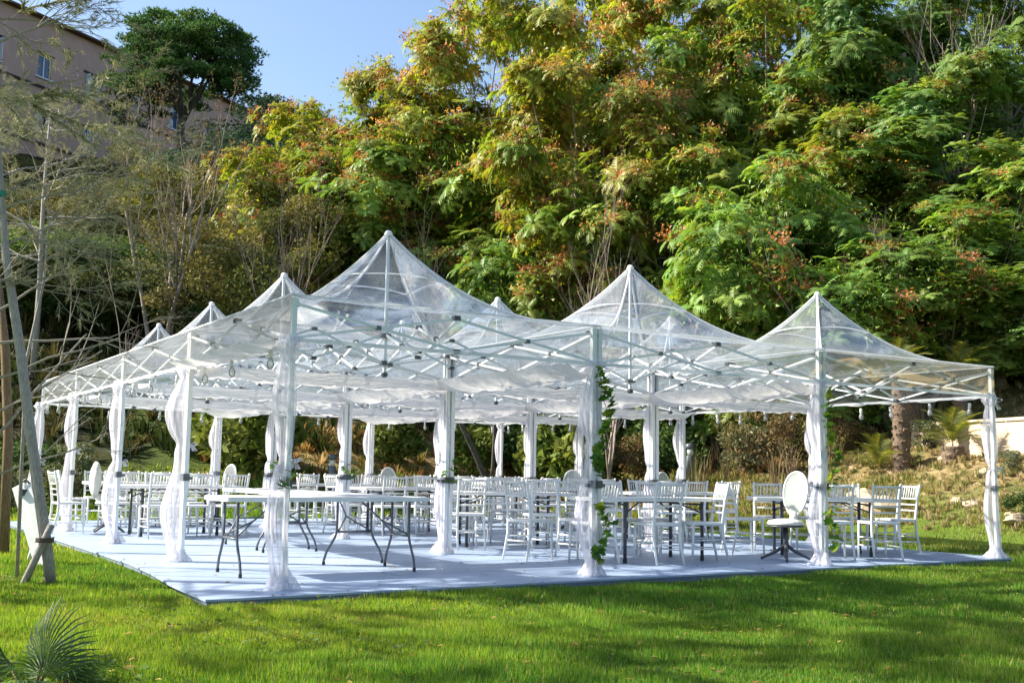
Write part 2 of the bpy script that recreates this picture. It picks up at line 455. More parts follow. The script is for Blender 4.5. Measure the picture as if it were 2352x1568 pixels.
def in_platform(x, y): return (x > -0.53-.24*(1-smooth01((y+.4)/3.4))) & (x < 10.02) & (y > -0.44+.034*x) & (y < 12.85)
def polar(d0, d1, l0=-0.52, l1=0.52, dens=1.0):
    def f(r, n):
        d = np.sqrt(r.uniform(d0*d0, d1*d1, n)); t = r.uniform(l0, l1, n)
        return CX+0.531*d+0.8474*d*t, CY+0.8474*d-0.531*d*t
    return f
def notp(x, y): return (~in_platform(x, y)) & ((np.hypot(x+2.0, y-2.6) > .45+.3*np.sin(x*9)*np.cos(y*7)) | (np.sin(x*31+y*17) > .6))
def lawn_only(x, y): return (~in_platform(x, y)) & (ground_h(x, y) < 1.0)
def yellowish(x, y, c, r):
    k = smooth01((x-9.5)/3)[:, None]*0.65
    return c*(1-k)+np.array([0.24, 0.20, 0.07])*k
tag(blades('grass', 300000, polar(4.6, 8.5), .025, .068, .0065, 1, notp), 'bright green lawn grass in the foreground, nearest the camera', 'grass', kind='stuff')
tag(blades('grass', 260000, polar(8.5, 13.5), .025, .066, .009, 2, notp, yellowish), 'green lawn grass along the near edge of the pale floor', 'grass', kind='stuff')
tag(blades('grass', 90000, polar(13.5, 24), .04, .09, .02, 3, lawn_only, yellowish), 'lawn grass beside and right behind the tents', 'grass', kind='stuff')
tag(blades('grass', 170000, polar(22, 42, -.5, .45), .06, .16, .045, 4, lawn_only, yellowish), 'strip of lawn behind the tents before the bank', 'grass', kind='stuff')
def litter():
    r = np.random.RandomState(15); n = 900
    x, y = polar(4.8, 13, -0.52, 0.52)(r, n)
    z = np.where(in_platform(x, y), 0.004, ground_h(x, y)+r.uniform(.02, .05, n))
    k = (~in_platform(x, y)) | (r.rand(n) < .25); x, y, z = x[k], y[k], z[k]; n = len(x)
    a = r.uniform(0, 2*PI, n); s = r.uniform(.012, .035, n)
    u = np.stack([np.cos(a), np.sin(a), r.normal(0, .15, n)], -1)*s[:, None]; v = np.stack([-np.sin(a), np.cos(a), r.normal(0, .15, n)], -1)*s[:, None]*.45
    P = np.stack([x, y, z], -1)
    V = np.stack([P-u, P-v+[0, 0, .004], P+u, P+v+[0, 0, .004]], 1).reshape(-1, 3)
    pal = np.array([(0.38, 0.22, 0.07), (0.30, 0.14, 0.05), (0.45, 0.36, 0.10), (0.22, 0.13, 0.06)])
    c = pal[r.randint(4, size=n)]*r.uniform(.7, 1.2, (n, 1))
    tag(link('fallen_leaves', npmesh('fallen_leaves', V, np.arange(4*n).reshape(n, 4), 'leaf_dull', np.repeat(c, 4, 0))), 'small brown and yellow fallen leaves scattered over the lawn', 'fallen leaves', kind='stuff')
litter()
def weeds():
    r = np.random.RandomState(5); n = 2500
    x, y = polar(4.8, 9, -0.5, 0.2)(r, n)
    k = notp(x, y) & (np.sin(x*1.9)*np.cos(y*1.3+x) > 0.2); x, y = x[k], y[k]; n = len(x)
    z = ground_h(x, y)+r.uniform(.03, .06, n)
    V = []; 
    a = r.uniform(0, 2*PI, n); s = r.uniform(.012, .028, n)
    u = np.stack([np.cos(a), np.sin(a), r.normal(0, .3, n)], -1)*s[:, None]; v = np.stack([-np.sin(a), np.cos(a), r.normal(0, .3, n)], -1)*s[:, None]
    P = np.stack([x, y, z], -1)
    V = np.stack([P-u, P-v*.6, P+u, P+v*.6], 1).reshape(-1, 3); F = np.arange(4*n).reshape(n, 4)
    c = np.array([0.13, 0.2, 0.04])*r.uniform(.7, 1.5, (n, 1))
    tag(link('clover', npmesh('clover', V, F, 'grass_blade', np.repeat(c, 4, 0))), 'small broad clover leaves among the foreground grass', 'clover', kind='stuff')
weeds()

# ------------------------------------------------------------------ platform floor
PX0, PX1, PY0, PY1 = -0.5, 10.0, -0.42, 12.8
fl = MB(); fl.add([(x, y, z) for z in (-.12, -.021) for x, y in ((-.74, -.40), (9.98, -.06), (9.98, 12.78), (-.48, 12.78), (-.48, 3.4), (-.55, 1.6))], [(5, 4, 3, 2, 1, 0), (6, 7, 8, 9, 10, 11)]+[(k, (k+1) % 6, 6+(k+1) % 6, 6+k) for k in range(6)])
deck = fl.build('floor', 'deck_edge'); tag(deck, kind='structure')
nxp, nyp = 5, 11
def floor_pt(u, v):
    x = PX0+(PX1-PX0)*u; y = PY0+(PY1-PY0)*v
    return (x-0.26*(1-u)**2*float(1-smooth01(v*3.5)), y+0.34*u*(1-v)**3)
for i in range(nxp):
    for j in range(nyp):
        q_ = [floor_pt((i+a_)/nxp, (j+b_)/nyp) for a_, b_ in ((0, 0), (1, 0), (1, 1), (0, 1))]
        cx_ = sum(p[0] for p in q_)/4; cy_ = sum(p[1] for p in q_)/4; dz_ = rnd.uniform(-.002, .001)
        q_ = [(p[0]-cx_-.007*np.sign(p[0]-cx_), p[1]-cy_-.007*np.sign(p[1]-cy_)) for p in q_]
        m_ = MB(); m_.add([(p[0], p[1], z) for z in (-.009, .009) for p in q_], [(3, 2, 1, 0), (4, 5, 6, 7), (0, 1, 5, 4), (1, 2, 6, 5), (2, 3, 7, 6), (3, 0, 4, 7)])
        link('floor_panel', m_.mesh('floor_panel', 'floor_board'), deck, (cx_, cy_, -0.009+dz_))

# ------------------------------------------------------------------ pop-up tents
WX, WY, H, HP, ZL = 3.2835, 3.1247, 2.5, 3.53, 2.10
def canopy_z(u, v):
    r = np.maximum(np.abs(u), np.abs(v)); rr = np.sqrt(u*u+v*v)/1.414
    q = 0.75*r+0.25*np.maximum(r, rr)
    z = (1-np.clip(q, 0, 1))**2.25
    # tension: panels sag a little between the ridges
    sag = (1-np.abs(np.abs(u)-np.abs(v)))
    z = z - 0.035*(1-sag)*(1-r)*4*r
    return H + (HP-H)*z
def canopy_mesh():
    N = 28
    g = np.linspace(-1, 1, N+1)
    g = np.sign(g)*np.abs(g)**1.25
    X, Y = np.meshgrid(g, g, indexing='ij')
    Z = canopy_z(X, Y)
    hx, hy = WX/2-0.006, WY/2-0.006
    V = [(X[i, j]*hx, Y[i, j]*hy, Z[i, j]) for i in range(N+1) for j in range(N+1)]
    F = []
    for i in range(N):
        for j in range(N):
            a, b, c, d = i*(N+1)+j, (i+1)*(N+1)+j, (i+1)*(N+1)+j+1, i*(N+1)+j+1
            same = (i-N/2+.5)*(j-N/2+.5) > 0          # triangles follow the ridges
            F += [(a, b, c), (a, c, d)] if same else [(a, b, d), (b, c, d)]
    # valance skirts
    per = [(i, 0) for i in range(N+1)], [(N, j) for j in range(N+1)], [(N-i, N) for i in range(N+1)], [(0, N-j) for j in range(N+1)]
    for s in per:
        b = len(V)
        for k, (i, j) in enumerate(s):
            x, y, z = V[i*(N+1)+j]
            w = 0.012*math.sin(k*0.9)
            V.append((x, y, z)); V.append((x*(1+w*.3), y*(1+w*.3), ZL+0.03+0.015*math.sin(k*PI/N)*-1))
        for k in range(N): F.append((b+2*k, b+2*k+2, b+2*k+3, b+2*k+1))
    m = MB(); m.v = V; m.f = F
    return m.mesh('canopy', 'clear_pvc', smooth=True)
def strip(path, w, t=0.006):
    """flat tape lying on a path"""
    m = MB()
    for a, b in zip(path[:-1], path[1:]): m.bar(a, b, w, t)
    return m
hx, hy = WX/2-0.006, WY/2-0.006
def cpt(u, v, dz=0.006): return Vector((u*hx, v*hy, float(canopy_z(np.array(u), np.array(v)))+dz))
tent_meshes = []
def tparts():
    L = []
    L.append(('canopy', canopy_mesh(), None))
    for sx_, sy_ in ((1, 1), (1, -1), (-1, -1), (-1, 1)):
        L.append(('ridge_seam', MB().tube([cpt(sx_*t, sy_*t, .006) for t in (np.arange(15)/14)**1.25], 0.013, 6).mesh('ridge_seam', 'hem_white', True), None))
    k = 0.30
    ring = []
    for a, b in (((k, k), (k, -k)), ((k, -k), (-k, -k)), ((-k, -k), (-k, k)), ((-k, k), (k, k))):
        ring += [cpt(a[0]+(b[0]-a[0])*t, a[1]+(b[1]-a[1])*t) + Vector((0, 0, 0.05*math.sin(t*PI))) for t in np.linspace(0, 1, 8)]
    L.append(('ring_seam', strip(ring, 0.04).mesh('ring_seam', 'hem_white'), None))
    c = [Vector((hx, hy, 0)), Vector((hx, -hy, 0)), Vector((-hx, -hy, 0)), Vector((-hx, hy, 0))]
    for i in range(4):
        m = MB(); a, b = c[i], c[(i+1) % 4]
        m.bar(a+Vector((0, 0, ZL+0.012)), b+Vector((0, 0, ZL+0.012)), 0.035, 0.008, up=(b-a).cross(Vector((0, 0, 1))).normalized())
        L.append(('valance_hem', m.mesh('valance_hem', 'hem_white'), None))
        m = MB(); m.bar(a+Vector((0, 0, H+0.004)), b+Vector((0, 0, H+0.004)), 0.022, 0.012)
        L.append(('eave_seam', m.mesh('eave_seam', 'hem_white'), None))
    m = MB(); m.lathe([(0.002, HP+0.03), (0.03, HP+0.022), (0.045, HP-0.01), (0.045, HP-0.03), (0.002, HP-0.035)][::-1], 12)
    L.append(('peak_cap', m.mesh('peak_cap', 'white_metal', True), None))
    # frame
    ix, iy = WX/2-0.036, WY/2-0.036
    corners = [(ix, iy), (ix, -iy), (-ix, -iy), (-ix, iy)]
    for x, y in corners:
        m = MB(); m.box((x, y, 1.62), (0.046, 0.046, 1.72)); m.box((x, y, 0.45), (0.038, 0.038, 0.90))
        m.box((x, y, 0.006), (0.085, 0.085, 0.010))
        L.append(('leg', m.mesh('leg', 'white_metal'), None))
        m = MB(); m.box((x, y, 0.90), (0.066, 0.066, 0.075)); m.box((x+0.05*np.sign(-x), y, 0.89), (0.05, 0.03, 0.03))
        L.append(('leg_clamp', m.mesh('leg_clamp', 'grey_metal'), None))
        for z_ in (2.44, 2.13):
            m = MB(); m.box((x, y, z_), (0.058, 0.058, 0.06)); L.append(('joint_bracket', m.mesh('joint_bracket', 'white_metal'), None))
            m = MB(); m.box((x-0.04*np.sign(x), y-0.04*np.sign(y), z_-.01), (0.035, 0.035, 0.04)); L.append(('pivot', m.mesh('pivot', 'dark_metal'), None))
    zt, zb = 2.43, 2.13
    bw = 0.024
    def bars(a, b):      # one scissor pair between stations a and b (xy)
        off = (Vector((b[0]-a[0], b[1]-a[1], 0)).normalized()).cross(Vector((0, 0, 1)))*0.013
        m = MB(); m.bar(Vector((*a, zt))+off, Vector((*b, zb))+off, 0.014, bw); L.append(('truss_bar', m.mesh('truss_bar', 'white_metal'), None))
        m = MB(); m.bar(Vector((*a, zb))-off, Vector((*b, zt))-off, 0.014, bw); L.append(('truss_bar', m.mesh('truss_bar', 'white_metal'), None))
        m = MB(); p = Vector(((a[0]+b[0])/2, (a[1]+b[1])/2, (zt+zb)/2)); m.box(p, (0.045, 0.045, 0.04)); L.append(('pivot', m.mesh('pivot', 'grey_metal'), None))
    for i in range(4):
        a, b = corners[i], corners[(i+1) % 4]; mid = ((a[0]+b[0])/2, (a[1]+b[1])/2)
        bars(a, mid); bars(mid, b)
        for z_ in (zt+.01, zb-.01):
            m = MB(); m.box((*mid, z_), (0.065, 0.065, 0.045)); L.append(('joint_bracket', m.mesh('joint_bracket', 'dark_metal'), None))
        m2 = (mid[0]*0.5, mid[1]*0.5); cen = (mid[0]*0.02, mid[1]*0.02)
        bars(mid, m2); bars(m2, cen)
        for z_ in (zt, zb):
            m = MB(); m.box((*m2, z_), (0.05, 0.05, 0.035)); L.append(('joint_bracket', m.mesh('joint_bracket', 'dark_metal'), None))
    m = MB(); m.tube([(0, 0, 2.0), (0, 0, HP-0.03)], 0.02, 8); L.append(('centre_pole', m.mesh('centre_pole', 'white_metal'), None))
    m = MB(); m.lathe([(0.02, 1.98), (0.036, 1.995), (0.038, 2.02), (0.02, 2.035)], 8); L.append(('pole_foot', m.mesh('pole_foot', 'dark_metal'), None))
    for z_ in (2.13, 2.42):
        m = MB(); m.box((0, 0, z_), (0.09, 0.09, 0.045)); L.append(('centre_hub', m.mesh('centre_hub', 'grey_metal'), None))
    for s in (-1, 1):
        m = MB(); m.tube([(0, 0, HP-0.04), (s*0.16*WX, s*0.16*WY, 2.93), (s*0.25*WX, s*0.25*WY, 2.62)], 0.006, 4); L.append(('brace_strap', m.mesh('brace_strap', 'hem_white'), None))
    return L
TP = tparts()
colw = ['left', 'middle', 'right']; roww = ['front', 'second', 'third', 'rear']
tent0 = None
for i in range(3):
    for j in range(4):
        lab = ('clear-roofed white pop-up tent, %s column and %s row counted from the camera' % (colw[i], roww[j]))
        if (i, j) == (0, 0): lab = 'clear-roofed white pop-up tent nearest the camera, with the tallest looking peak'
        if (i, j) == (2, 0): lab = 'clear-roofed white pop-up tent at the front right end by the palm bank'
        if (i, j) == (0, 3): lab = 'clear-roofed white pop-up tent farthest along the left side'
        loc = ((i+.5)*WX, (j+.5)*WY, 0)
        if tent0 is None:
            tent0 = empty('pop_up_tent', loc, 0, lab, 'tent', 'clear pop-up tents joined into one marquee')
            for n_, me_, p_ in TP: link(n_, me_, tent0)
        else:
            copy_thing(tent0, loc, 0, lab)

# ------------------------------------------------------------------ gutter cloths between the tents
def gutter(a, b, width, sag, seed, label):
    r = random.Random(seed)
    a = Vector(a); b = Vector(b); d = (b-a); L = d.length; d.normalize(); s = d.cross(Vector((0, 0, 1)))
    N, M = int(L/0.07), 10
    m = MB(); vs = []
    ph = [r.uniform(0, 6) for _ in range(6)]
    for i in range(N+1):
        t = i/N; edge = 0.75+0.25*math.sin(t*PI)
        for k in range(M+1):
            q = -1+2*k/M
            wob = 0.011*math.sin(t*L*9+ph[0]+q*3)+0.009*math.sin(t*L*21+ph[1]+q*5)+0.008*math.sin(t*L*37+ph[2])
            z = a.z - sag*(1-q*q)*edge + wob*(1.1-abs(q)*0.4)
            vs.append(a + d*(t*L) + s*(q*width/2*(1+0.04*math.sin(t*L*6+ph[3]))) + Vector((0, 0, z-a.z)))
    m.add(vs, [(i*(M+1)+k, (i+1)*(M+1)+k, (i+1)*(M+1)+k+1, i*(M+1)+k+1) for i in range(N) for k in range(M)])
    o = m.build('gutter_cloth', 'gutter_cloth', smooth=True)
    tag(o, label, 'gutter', 'white gutter cloths slung under the joints between tents')
gi = 0
for j in (1, 2, 3):
    for i in range(3):
        gutter((i*WX+0.08, j*WY, ZL), ((i+1)*WX-0.08, j*WY, ZL), 0.62, 0.13, 10+gi,
               'pale gutter cloth running left to right behind the %s row, %s column' % (roww[j-1], colw[i])); gi += 1
for i in (1, 2):
    for j in range(4):
        gutter((i*WX, j*WY+0.08, ZL+.01), (i*WX, (j+1)*WY-0.08, ZL+.01), 0.66, 0.15, 40+gi,
               'sunlit ruffled gutter cloth running front to back, %s joint, %s row' % (['', 'left', 'right'][i], roww[j])); gi += 1
gutter((0.02, 0.1, ZL+.02), (0.02, WY-0.1, ZL+.02), 0.5, 0.05, 77, 'cream cloth edging the left eave beside the near corner pole')

# ------------------------------------------------------------------ tulle drapes
def drape_meshes(seed, dense=1.0, dirx=-0.7, diry=-0.5, zpinch=1.22, bulge=1.0):
    r = random.Random(seed); n, rows = 36, 64
    ph = [r.uniform(0, 6.28) for _ in range(8)]
    m = MB(); vs = []
    for i in range(rows+1):
        z = 2.14*(1-i/rows)
        def g(c, w): return math.exp(-((z-c)/w)**2)
        rad = 0.055 + 0.030*bulge*g(1.6, 0.26) - 0.028*g(zpinch, 0.06) + 0.030*bulge*g(0.55, 0.36) + 0.03*g(2.06, 0.06) - 0.015*g(1.97, .05)+ 0.045*g(0.0, 0.06)
        ox = dirx*(0.028+0.035*bulge*g(1.6, 0.3)+0.05*bulge*g(0.55, 0.36)) + 0.010*math.sin(z*5+ph[0])
        oy = diry*(0.028+0.035*bulge*g(1.6, 0.3)+0.05*bulge*g(0.55, 0.36)) + 0.010*math.sin(z*4+ph[1])
        for k in range(n):
            a = 2*PI*k/n
            pl = 1 + 0.22*math.sin(7*a+ph[2]+z*0.8) + 0.13*math.sin(13*a+ph[3]-z*1.3) + 0.07*math.sin(3*a+ph[4]+z*2.5)
            rr = max(0.028, rad*pl)
            vs.append((ox+rr*math.cos(a), oy+rr*math.sin(a), z))
    m.add(vs, [(i*n+k, i*n+(k+1) % n, (i+1)*n+(k+1) % n, (i+1)*n+k) for i in range(rows) for k in range(n)])
    me1 = m.mesh('cloth', 'tulle', True)
    # puddle at the foot
    m = MB(); vs = []; K, N = 8, 40
    for i in range(K+1):
        q = i/K
        for k in range(N):
            a = 2*PI*k/N
            rr = 0.04+q*(0.085+0.04*math.sin(3*a+ph[5])+0.02*math.sin(8*a+ph[6]))
            z = 0.006+0.17*(1-q)**0.8*(0.75+0.3*math.sin(5*a+ph[7]))*(1 if i else 1)+0.035*math.sin(q*9+a*3)**2*(1-q*.6)
            vs.append((rr*math.cos(a)+dirx*0.03, rr*math.sin(a)+diry*0.03, max(0.004, z)))
    m.add(vs, [(i*N+k, i*N+(k+1) % N, (i+1)*N+(k+1) % N, (i+1)*N+k) for i in range(K) for k in range(N)])
    me2 = m.mesh('foot_ruffle', 'tulle_dense', True)
    def bow(c, size, ang):
        m = MB(); ca, sa = math.cos(ang), math.sin(ang)
        for s in (-1, 1):
            loop = []
            for t in np.linspace(0, 1, 9):
                th = t*2*PI
                lx = s*size*(0.5-0.5*math.cos(th)); lz = size*0.20*math.sin(th)
                loop.append((lx, lz))
            vs = []
            for lx, lz in loop:
                for w in (-1, 0, 1):
                    d = 0.012+abs(w)*0.028*abs(lx)/size
                    px = lx*ca*0.9 + (w*d)*(-sa); py = lx*sa*0.9+(w*d)*ca
                    vs.append((c[0]+px, c[1]+py, c[2]+lz+0.01*w*math.sin(lx*30)))
            m.add(vs, [(i*3+k, (i+1)*3+k, (i+1)*3+k+1, i*3+k+1) for i in range(8) for k in range(2)])
            tail = [(s*size*0.15*t*4, -size*1.1*t) for t in (0, .35, .7, 1)]
            vs = []
            for q, (lx, lz) in enumerate(tail):
                for w in (-1, 1):
                    vs.append((c[0]+lx*ca-sa*0.0+w*(0.01+0.02*q/3)*ca, c[1]+lx*sa+w*(0.01+0.02*q/3)*sa, c[2]+lz+w*.004))
            m.add(vs, [(2*i, 2*i+1, 2*i+3, 2*i+2) for i in range(3)])
        return m.mesh('bow', 'tulle_dense', True)
    return me1, me2, bow
FWD = math.atan2(-0.531, 0.8474)     # bows face the lawn
for i in range(4):
    for j in range(5):
        per = i in (0, 3) or j in (0, 4)
        side = {0: 'left', 3: 'right'}.get(i, ''); 
        if j == 0: lab = 'white tulle drape on the %s pole of the front side' % ['near left corner', 'second', 'third', 'right-hand corner'][i]
        elif j == 4: lab = 'white tulle drape on the %s pole of the rear side' % ['left corner', 'second', 'third', 'far right corner'][i]
        elif i == 0: lab = 'white tulle drape on left side pole, number %s behind the near corner' % ['', 'one', 'two', 'three'][j]
        elif i == 3: lab = 'white tulle drape on right side pole, number %s behind the corner' % ['', 'one', 'two', 'three'][j]
        else: lab = 'white tulle wrapped on inner pole, %s line and %s joint from the front' % (['', 'left', 'right'][i], ['', 'first', 'second', 'third'][j])
        bul = [1.0, 1.25, 1.0, 0.9][(i+j) % 4] if per else 0.6
        if (i, j) == (0, 1): bul = 1.7
        if (i, j) == (3, 0): bul = 0.8
        dx, dy = (-0.85, 0.53) if (i, j) != (0, 0) else (-0.95, 0.1)
        me1, me2, bow = drape_meshes(100+i*7+j, 1, dx, dy, zpinch=1.08+0.09*((i*3+j*2) % 4), bulge=bul)
        lx = {0: .03, 3: -.03}.get(i, 0); ly = {0: .03, 4: -.03}.get(j, 0)
        e = empty('tulle_drape', (i*WX+lx, j*WY+ly, 0.0), 0, lab, 'drape', 'white tulle drapes on the tent poles')
        link('cloth', me1, e); link('foot_ruffle', me2, e)
        link('bow', bow((0.03*dx-.02, 0.0-.05, 2.06), 0.12 if per else 0.07, FWD+rnd.uniform(-.4, .4)), e)
        if i == 0 or (i == 3 and j == 0): link('bow', bow((0.05, -0.03, 1.08+0.09*((i*3+j*2) % 4)), 0.07, FWD+rnd.uniform(-.5, .5)), e)

# ------------------------------------------------------------------ chairs
def seat_shape(w, d, z, t, n=6):
    m = MB(); m.box((0, 0, z), (w, d, t)); return m
def make_chair():
    root = empty('spindle_chair', (0, 0, 0))
    mat = 'white_paint'
    w, d = 0.40, 0.39; zs = 0.45
    seat_shape(w, d, zs, 0.035).build('seat', mat, root, bevel=0.012)
    r = 0.0135
    for s in (-1, 1):       # front legs (front is +y)
        x = s*(w/2-0.02)
        MB().tube([(x, d/2-0.02, 0.45), (x, d/2-0.015, 0.25), (x*1.03, d/2-0.005, 0.0)], [0.019, 0.017, 0.012], 7).build('leg', mat, root, True)
        MB().tube([(x*1.04, -d/2-0.06, 0.0), (x, -d/2+0.01, 0.30), (x, -d/2+0.015, 0.47), (x*1.0, -d/2-0.02, 0.72), (x*1.02, -d/2-0.065, 0.915), (x*1.02, -d/2-0.07, 0.93)],
                  [0.013, 0.018, 0.019, 0.017, 0.019, 0.010], 7).build('leg', mat, root, True)
        for z, zz in ((0.16, 0.16), (0.26, 0.27)):
            MB().tube([(x, d/2-0.015, z), (x, -d/2, zz)], 0.009, 5).build('stretcher', mat, root, True)
    xw = w/2-0.02
    MB().tube([(-xw, d/2-0.015, 0.22), (xw, d/2-0.015, 0.22)], 0.009, 5).build('stretcher', mat, root, True)
    MB().tube([(-xw, -d/2-0.005, 0.22), (xw, -d/2-0.005, 0.22)], 0.009, 5).build('stretcher', mat, root, True)
    def yb(z): return np.interp(z, [0.47, 0.72, 0.915], [-d/2+0.015, -d/2-0.02, -d/2-0.065])
    for z, rr in ((0.895, 0.016), (0.735, 0.012), (0.655, 0.011), (0.575, 0.011)):
        MB().tube([(-xw, yb(z), z), (0, yb(z)-0.008, z), (xw, yb(z), z)], rr, 6).build('back_rail', mat, root, True)
    for k in range(7):
        x = -xw + (k+1)*2*xw/8
        MB().tube([(x, yb(0.735), 0.735), (x, yb(0.815)-.003, 0.815), (x, yb(0.895), 0.895)], [0.007, 0.010, 0.007], 5).build('spindle', mat, root, True)
    return root
CH = 'white spindle-back chairs around the tables'
chair_n = 0; chair0 = None
def chair(x, y, face, label):
    """face: direction (degrees) the sitter looks, 90 = +Y"""
    global chair0
    rz = math.radians(face-90)
    if chair0 is None:
        chair0 = make_chair(); tag(chair0, label, 'chair', CH)
        chair0.location = (x, y, 0); chair0.rotation_euler = (0, 0, rz)
    else:
        copy_thing(chair0, (x, y, 0), rz, label)

# folding tables
def rounded_top(m, L, Wd, z, t, rad=0.04):
    pts = []
    for cx, cy, a0 in ((L/2-rad, Wd/2-rad, 0), (-L/2+rad, Wd/2-rad, 90), (-L/2+rad, -Wd/2+rad, 180), (L/2-rad, -Wd/2+rad, 270)):
        for q in range(5):
            a = math.radians(a0+q*22.5); pts.append((cx+rad*math.cos(a), cy+rad*math.sin(a)))
    n = len(pts)
    vs = [(x, y, z-t) for x, y in pts]+[(x, y, z) for x, y in pts]
    m.add(vs, [tuple(range(n-1, -1, -1)), tuple(range(n, 2*n))]+[(k, (k+1) % n, n+(k+1) % n, n+k) for k in range(n)])
    return m
def table(style, x, y, rot, L, label, Wd=0.76):
    root = empty('folding_table', (x, y, 0), math.radians(rot), label, 'table', 'white folding tables under the tents')
    rounded_top(MB(), L, Wd, 0.74, 0.045).build('table_top', 'table_plastic', root, bevel=0.006)
    if style == 'wish':
        for s in (-1, 1):
            fx = s*(L/2-0.16)
            for q in (-1, 1):
                yn, yw = q*0.20, q*0.34
                P = [(fx, yn, 0.695), (fx, yn, 0.36), (fx, yn+q*0.015, 0.30), (fx, q*0.26, 0.22), (fx, q*0.31, 0.14), (fx, yw, 0.05), (fx, yw, 0.0)]
                lg = MB().tube(P, 0.0135, 8).build('leg', 'grey_metal', root, True)
                MB().tube([(fx, yw, 0.0), (fx, yw, 0.035)], 0.017, 8).build('rubber_foot', 'rubber', lg)
            MB().tube([(fx, -0.20, 0.345), (fx, 0.20, 0.345)], 0.012, 6).build('cross_bar', 'grey_metal', root, True)
            MB().tube([(fx, -0.18, 0.36), (fx-s*0.22, 0, 0.50), (fx-s*0.45, 0, 0.69)], 0.009, 6).build('brace', 'grey_metal', root, True)
            MB().tube([(fx, 0.18, 0.36), (fx-s*0.22, 0, 0.50)], 0.009, 6).build('brace', 'grey_metal', root, True)
    else:
        for s in (-1, 1):
            fx = s*(0.565 if L > 1.6 else 0.45)
            for q in (-1, 1):
                lg = MB().tube([(fx, q*0.30, 0.70), (fx, q*0.30, 0.0)], 0.021, 10).build('leg', 'dark_metal', root, True)
                MB().tube([(fx, q*0.30, 0.0), (fx, q*0.30, 0.05)], 0.025, 10).build('rubber_foot', 'rubber', lg)
                MB().tube([(fx, q*0.30, 0.56), (fx-s*0.14, q*0.24, 0.62), (fx-s*0.30, q*0.16, 0.685)], 0.010, 6).build('brace', 'dark_metal', root, True)
            MB().tube([(fx, -0.30, 0.66), (fx, 0.30, 0.66)], 0.012, 6).build('cross_bar', 'dark_metal', root, True)
        for q in (-1, 1):
            MB().bar((-0.3, q*0.17, 0.685), (0.3, q*0.17, 0.685), 0.02, 0.02).build('rail', 'dark_metal', root)
    return root
table('wish', 0.93, 1.47, 0, 2.12, 'empty folding table with bent grey legs nearest the camera')
table('wish', 1.62, 3.10, 90, 2.2, 'folding table with bent grey legs, second from the camera, end on to it')
table('wish', 1.68, 5.05, 90, 1.55, 'third folding table with bent grey legs, behind the two nearest')

def seats(tx, ty, rot, offs_near, offs_far, dist, tname, ends=()):
    c, s = math.cos(math.radians(rot)), math.sin(math.radians(rot))
    on = ['leftmost', 'middle', 'rightmost', 'fourth']
    for k, o in enumerate(offs_near):
        jx = rnd.uniform(-.04, .04)
        chair(tx+c*(o+jx)+s*dist, ty+s*(o+jx)-c*dist, 90+rot+rnd.uniform(-7, 7), 'white spindle-back chair, %s on near side of %s' % (on[k], tname))
    for k, o in enumerate(offs_far):
        jx = rnd.uniform(-.04, .04); dd = dist+rnd.uniform(-.03, .1)
        chair(tx+c*(o+jx)-s*dd, ty+s*(o+jx)+c*dd, 270+rot+rnd.uniform(-8, 8), 'white spindle-back chair, %s on far side of %s' % (on[k], tname))
    for e in ends:
        dd = e*1.12
        chair(tx+c*dd, ty+s*dd, (0 if e < 0 else 180)+rot+rnd.uniform(-10, 10), 'white spindle-back chair at the %s end of %s' % ('left' if e < 0 else 'right', tname))

# table behind the second front pole (E)
nE = 'the table right of the ivy pole'
table('tee', 5.10, 1.42, -2, 1.85, 'folding table with straight dark legs, just right of the ivy-wrapped second pole')
chair(4.18, 1.30, 92, 'white spindle-back chair, back to the camera, directly behind the ivy pole')
chair(3.80, 2.02, 14, 'white spindle-back chair turned to the right, left of the ivy pole')
chair(4.80, 0.90, 86, 'white spindle-back chair, back to the camera, right of the ivy pole')
chair(5.50, 0.92, 158, 'white spindle-back chair seen from the side, facing left, near the front edge')
seats(5.1, 1.42, -2, [], [-.55, 0.05, .6], .62, nE)
# D
nD = 'the table left of the ivy pole'
table('tee', 4.78, 4.20, -20, 1.85, 'folding table with straight dark legs between the inner pole and the ivy pole')
seats(4.78, 4.20, -20, [-.62, .35], [-.5, .1, .65], .60, nD, ends=(1,))
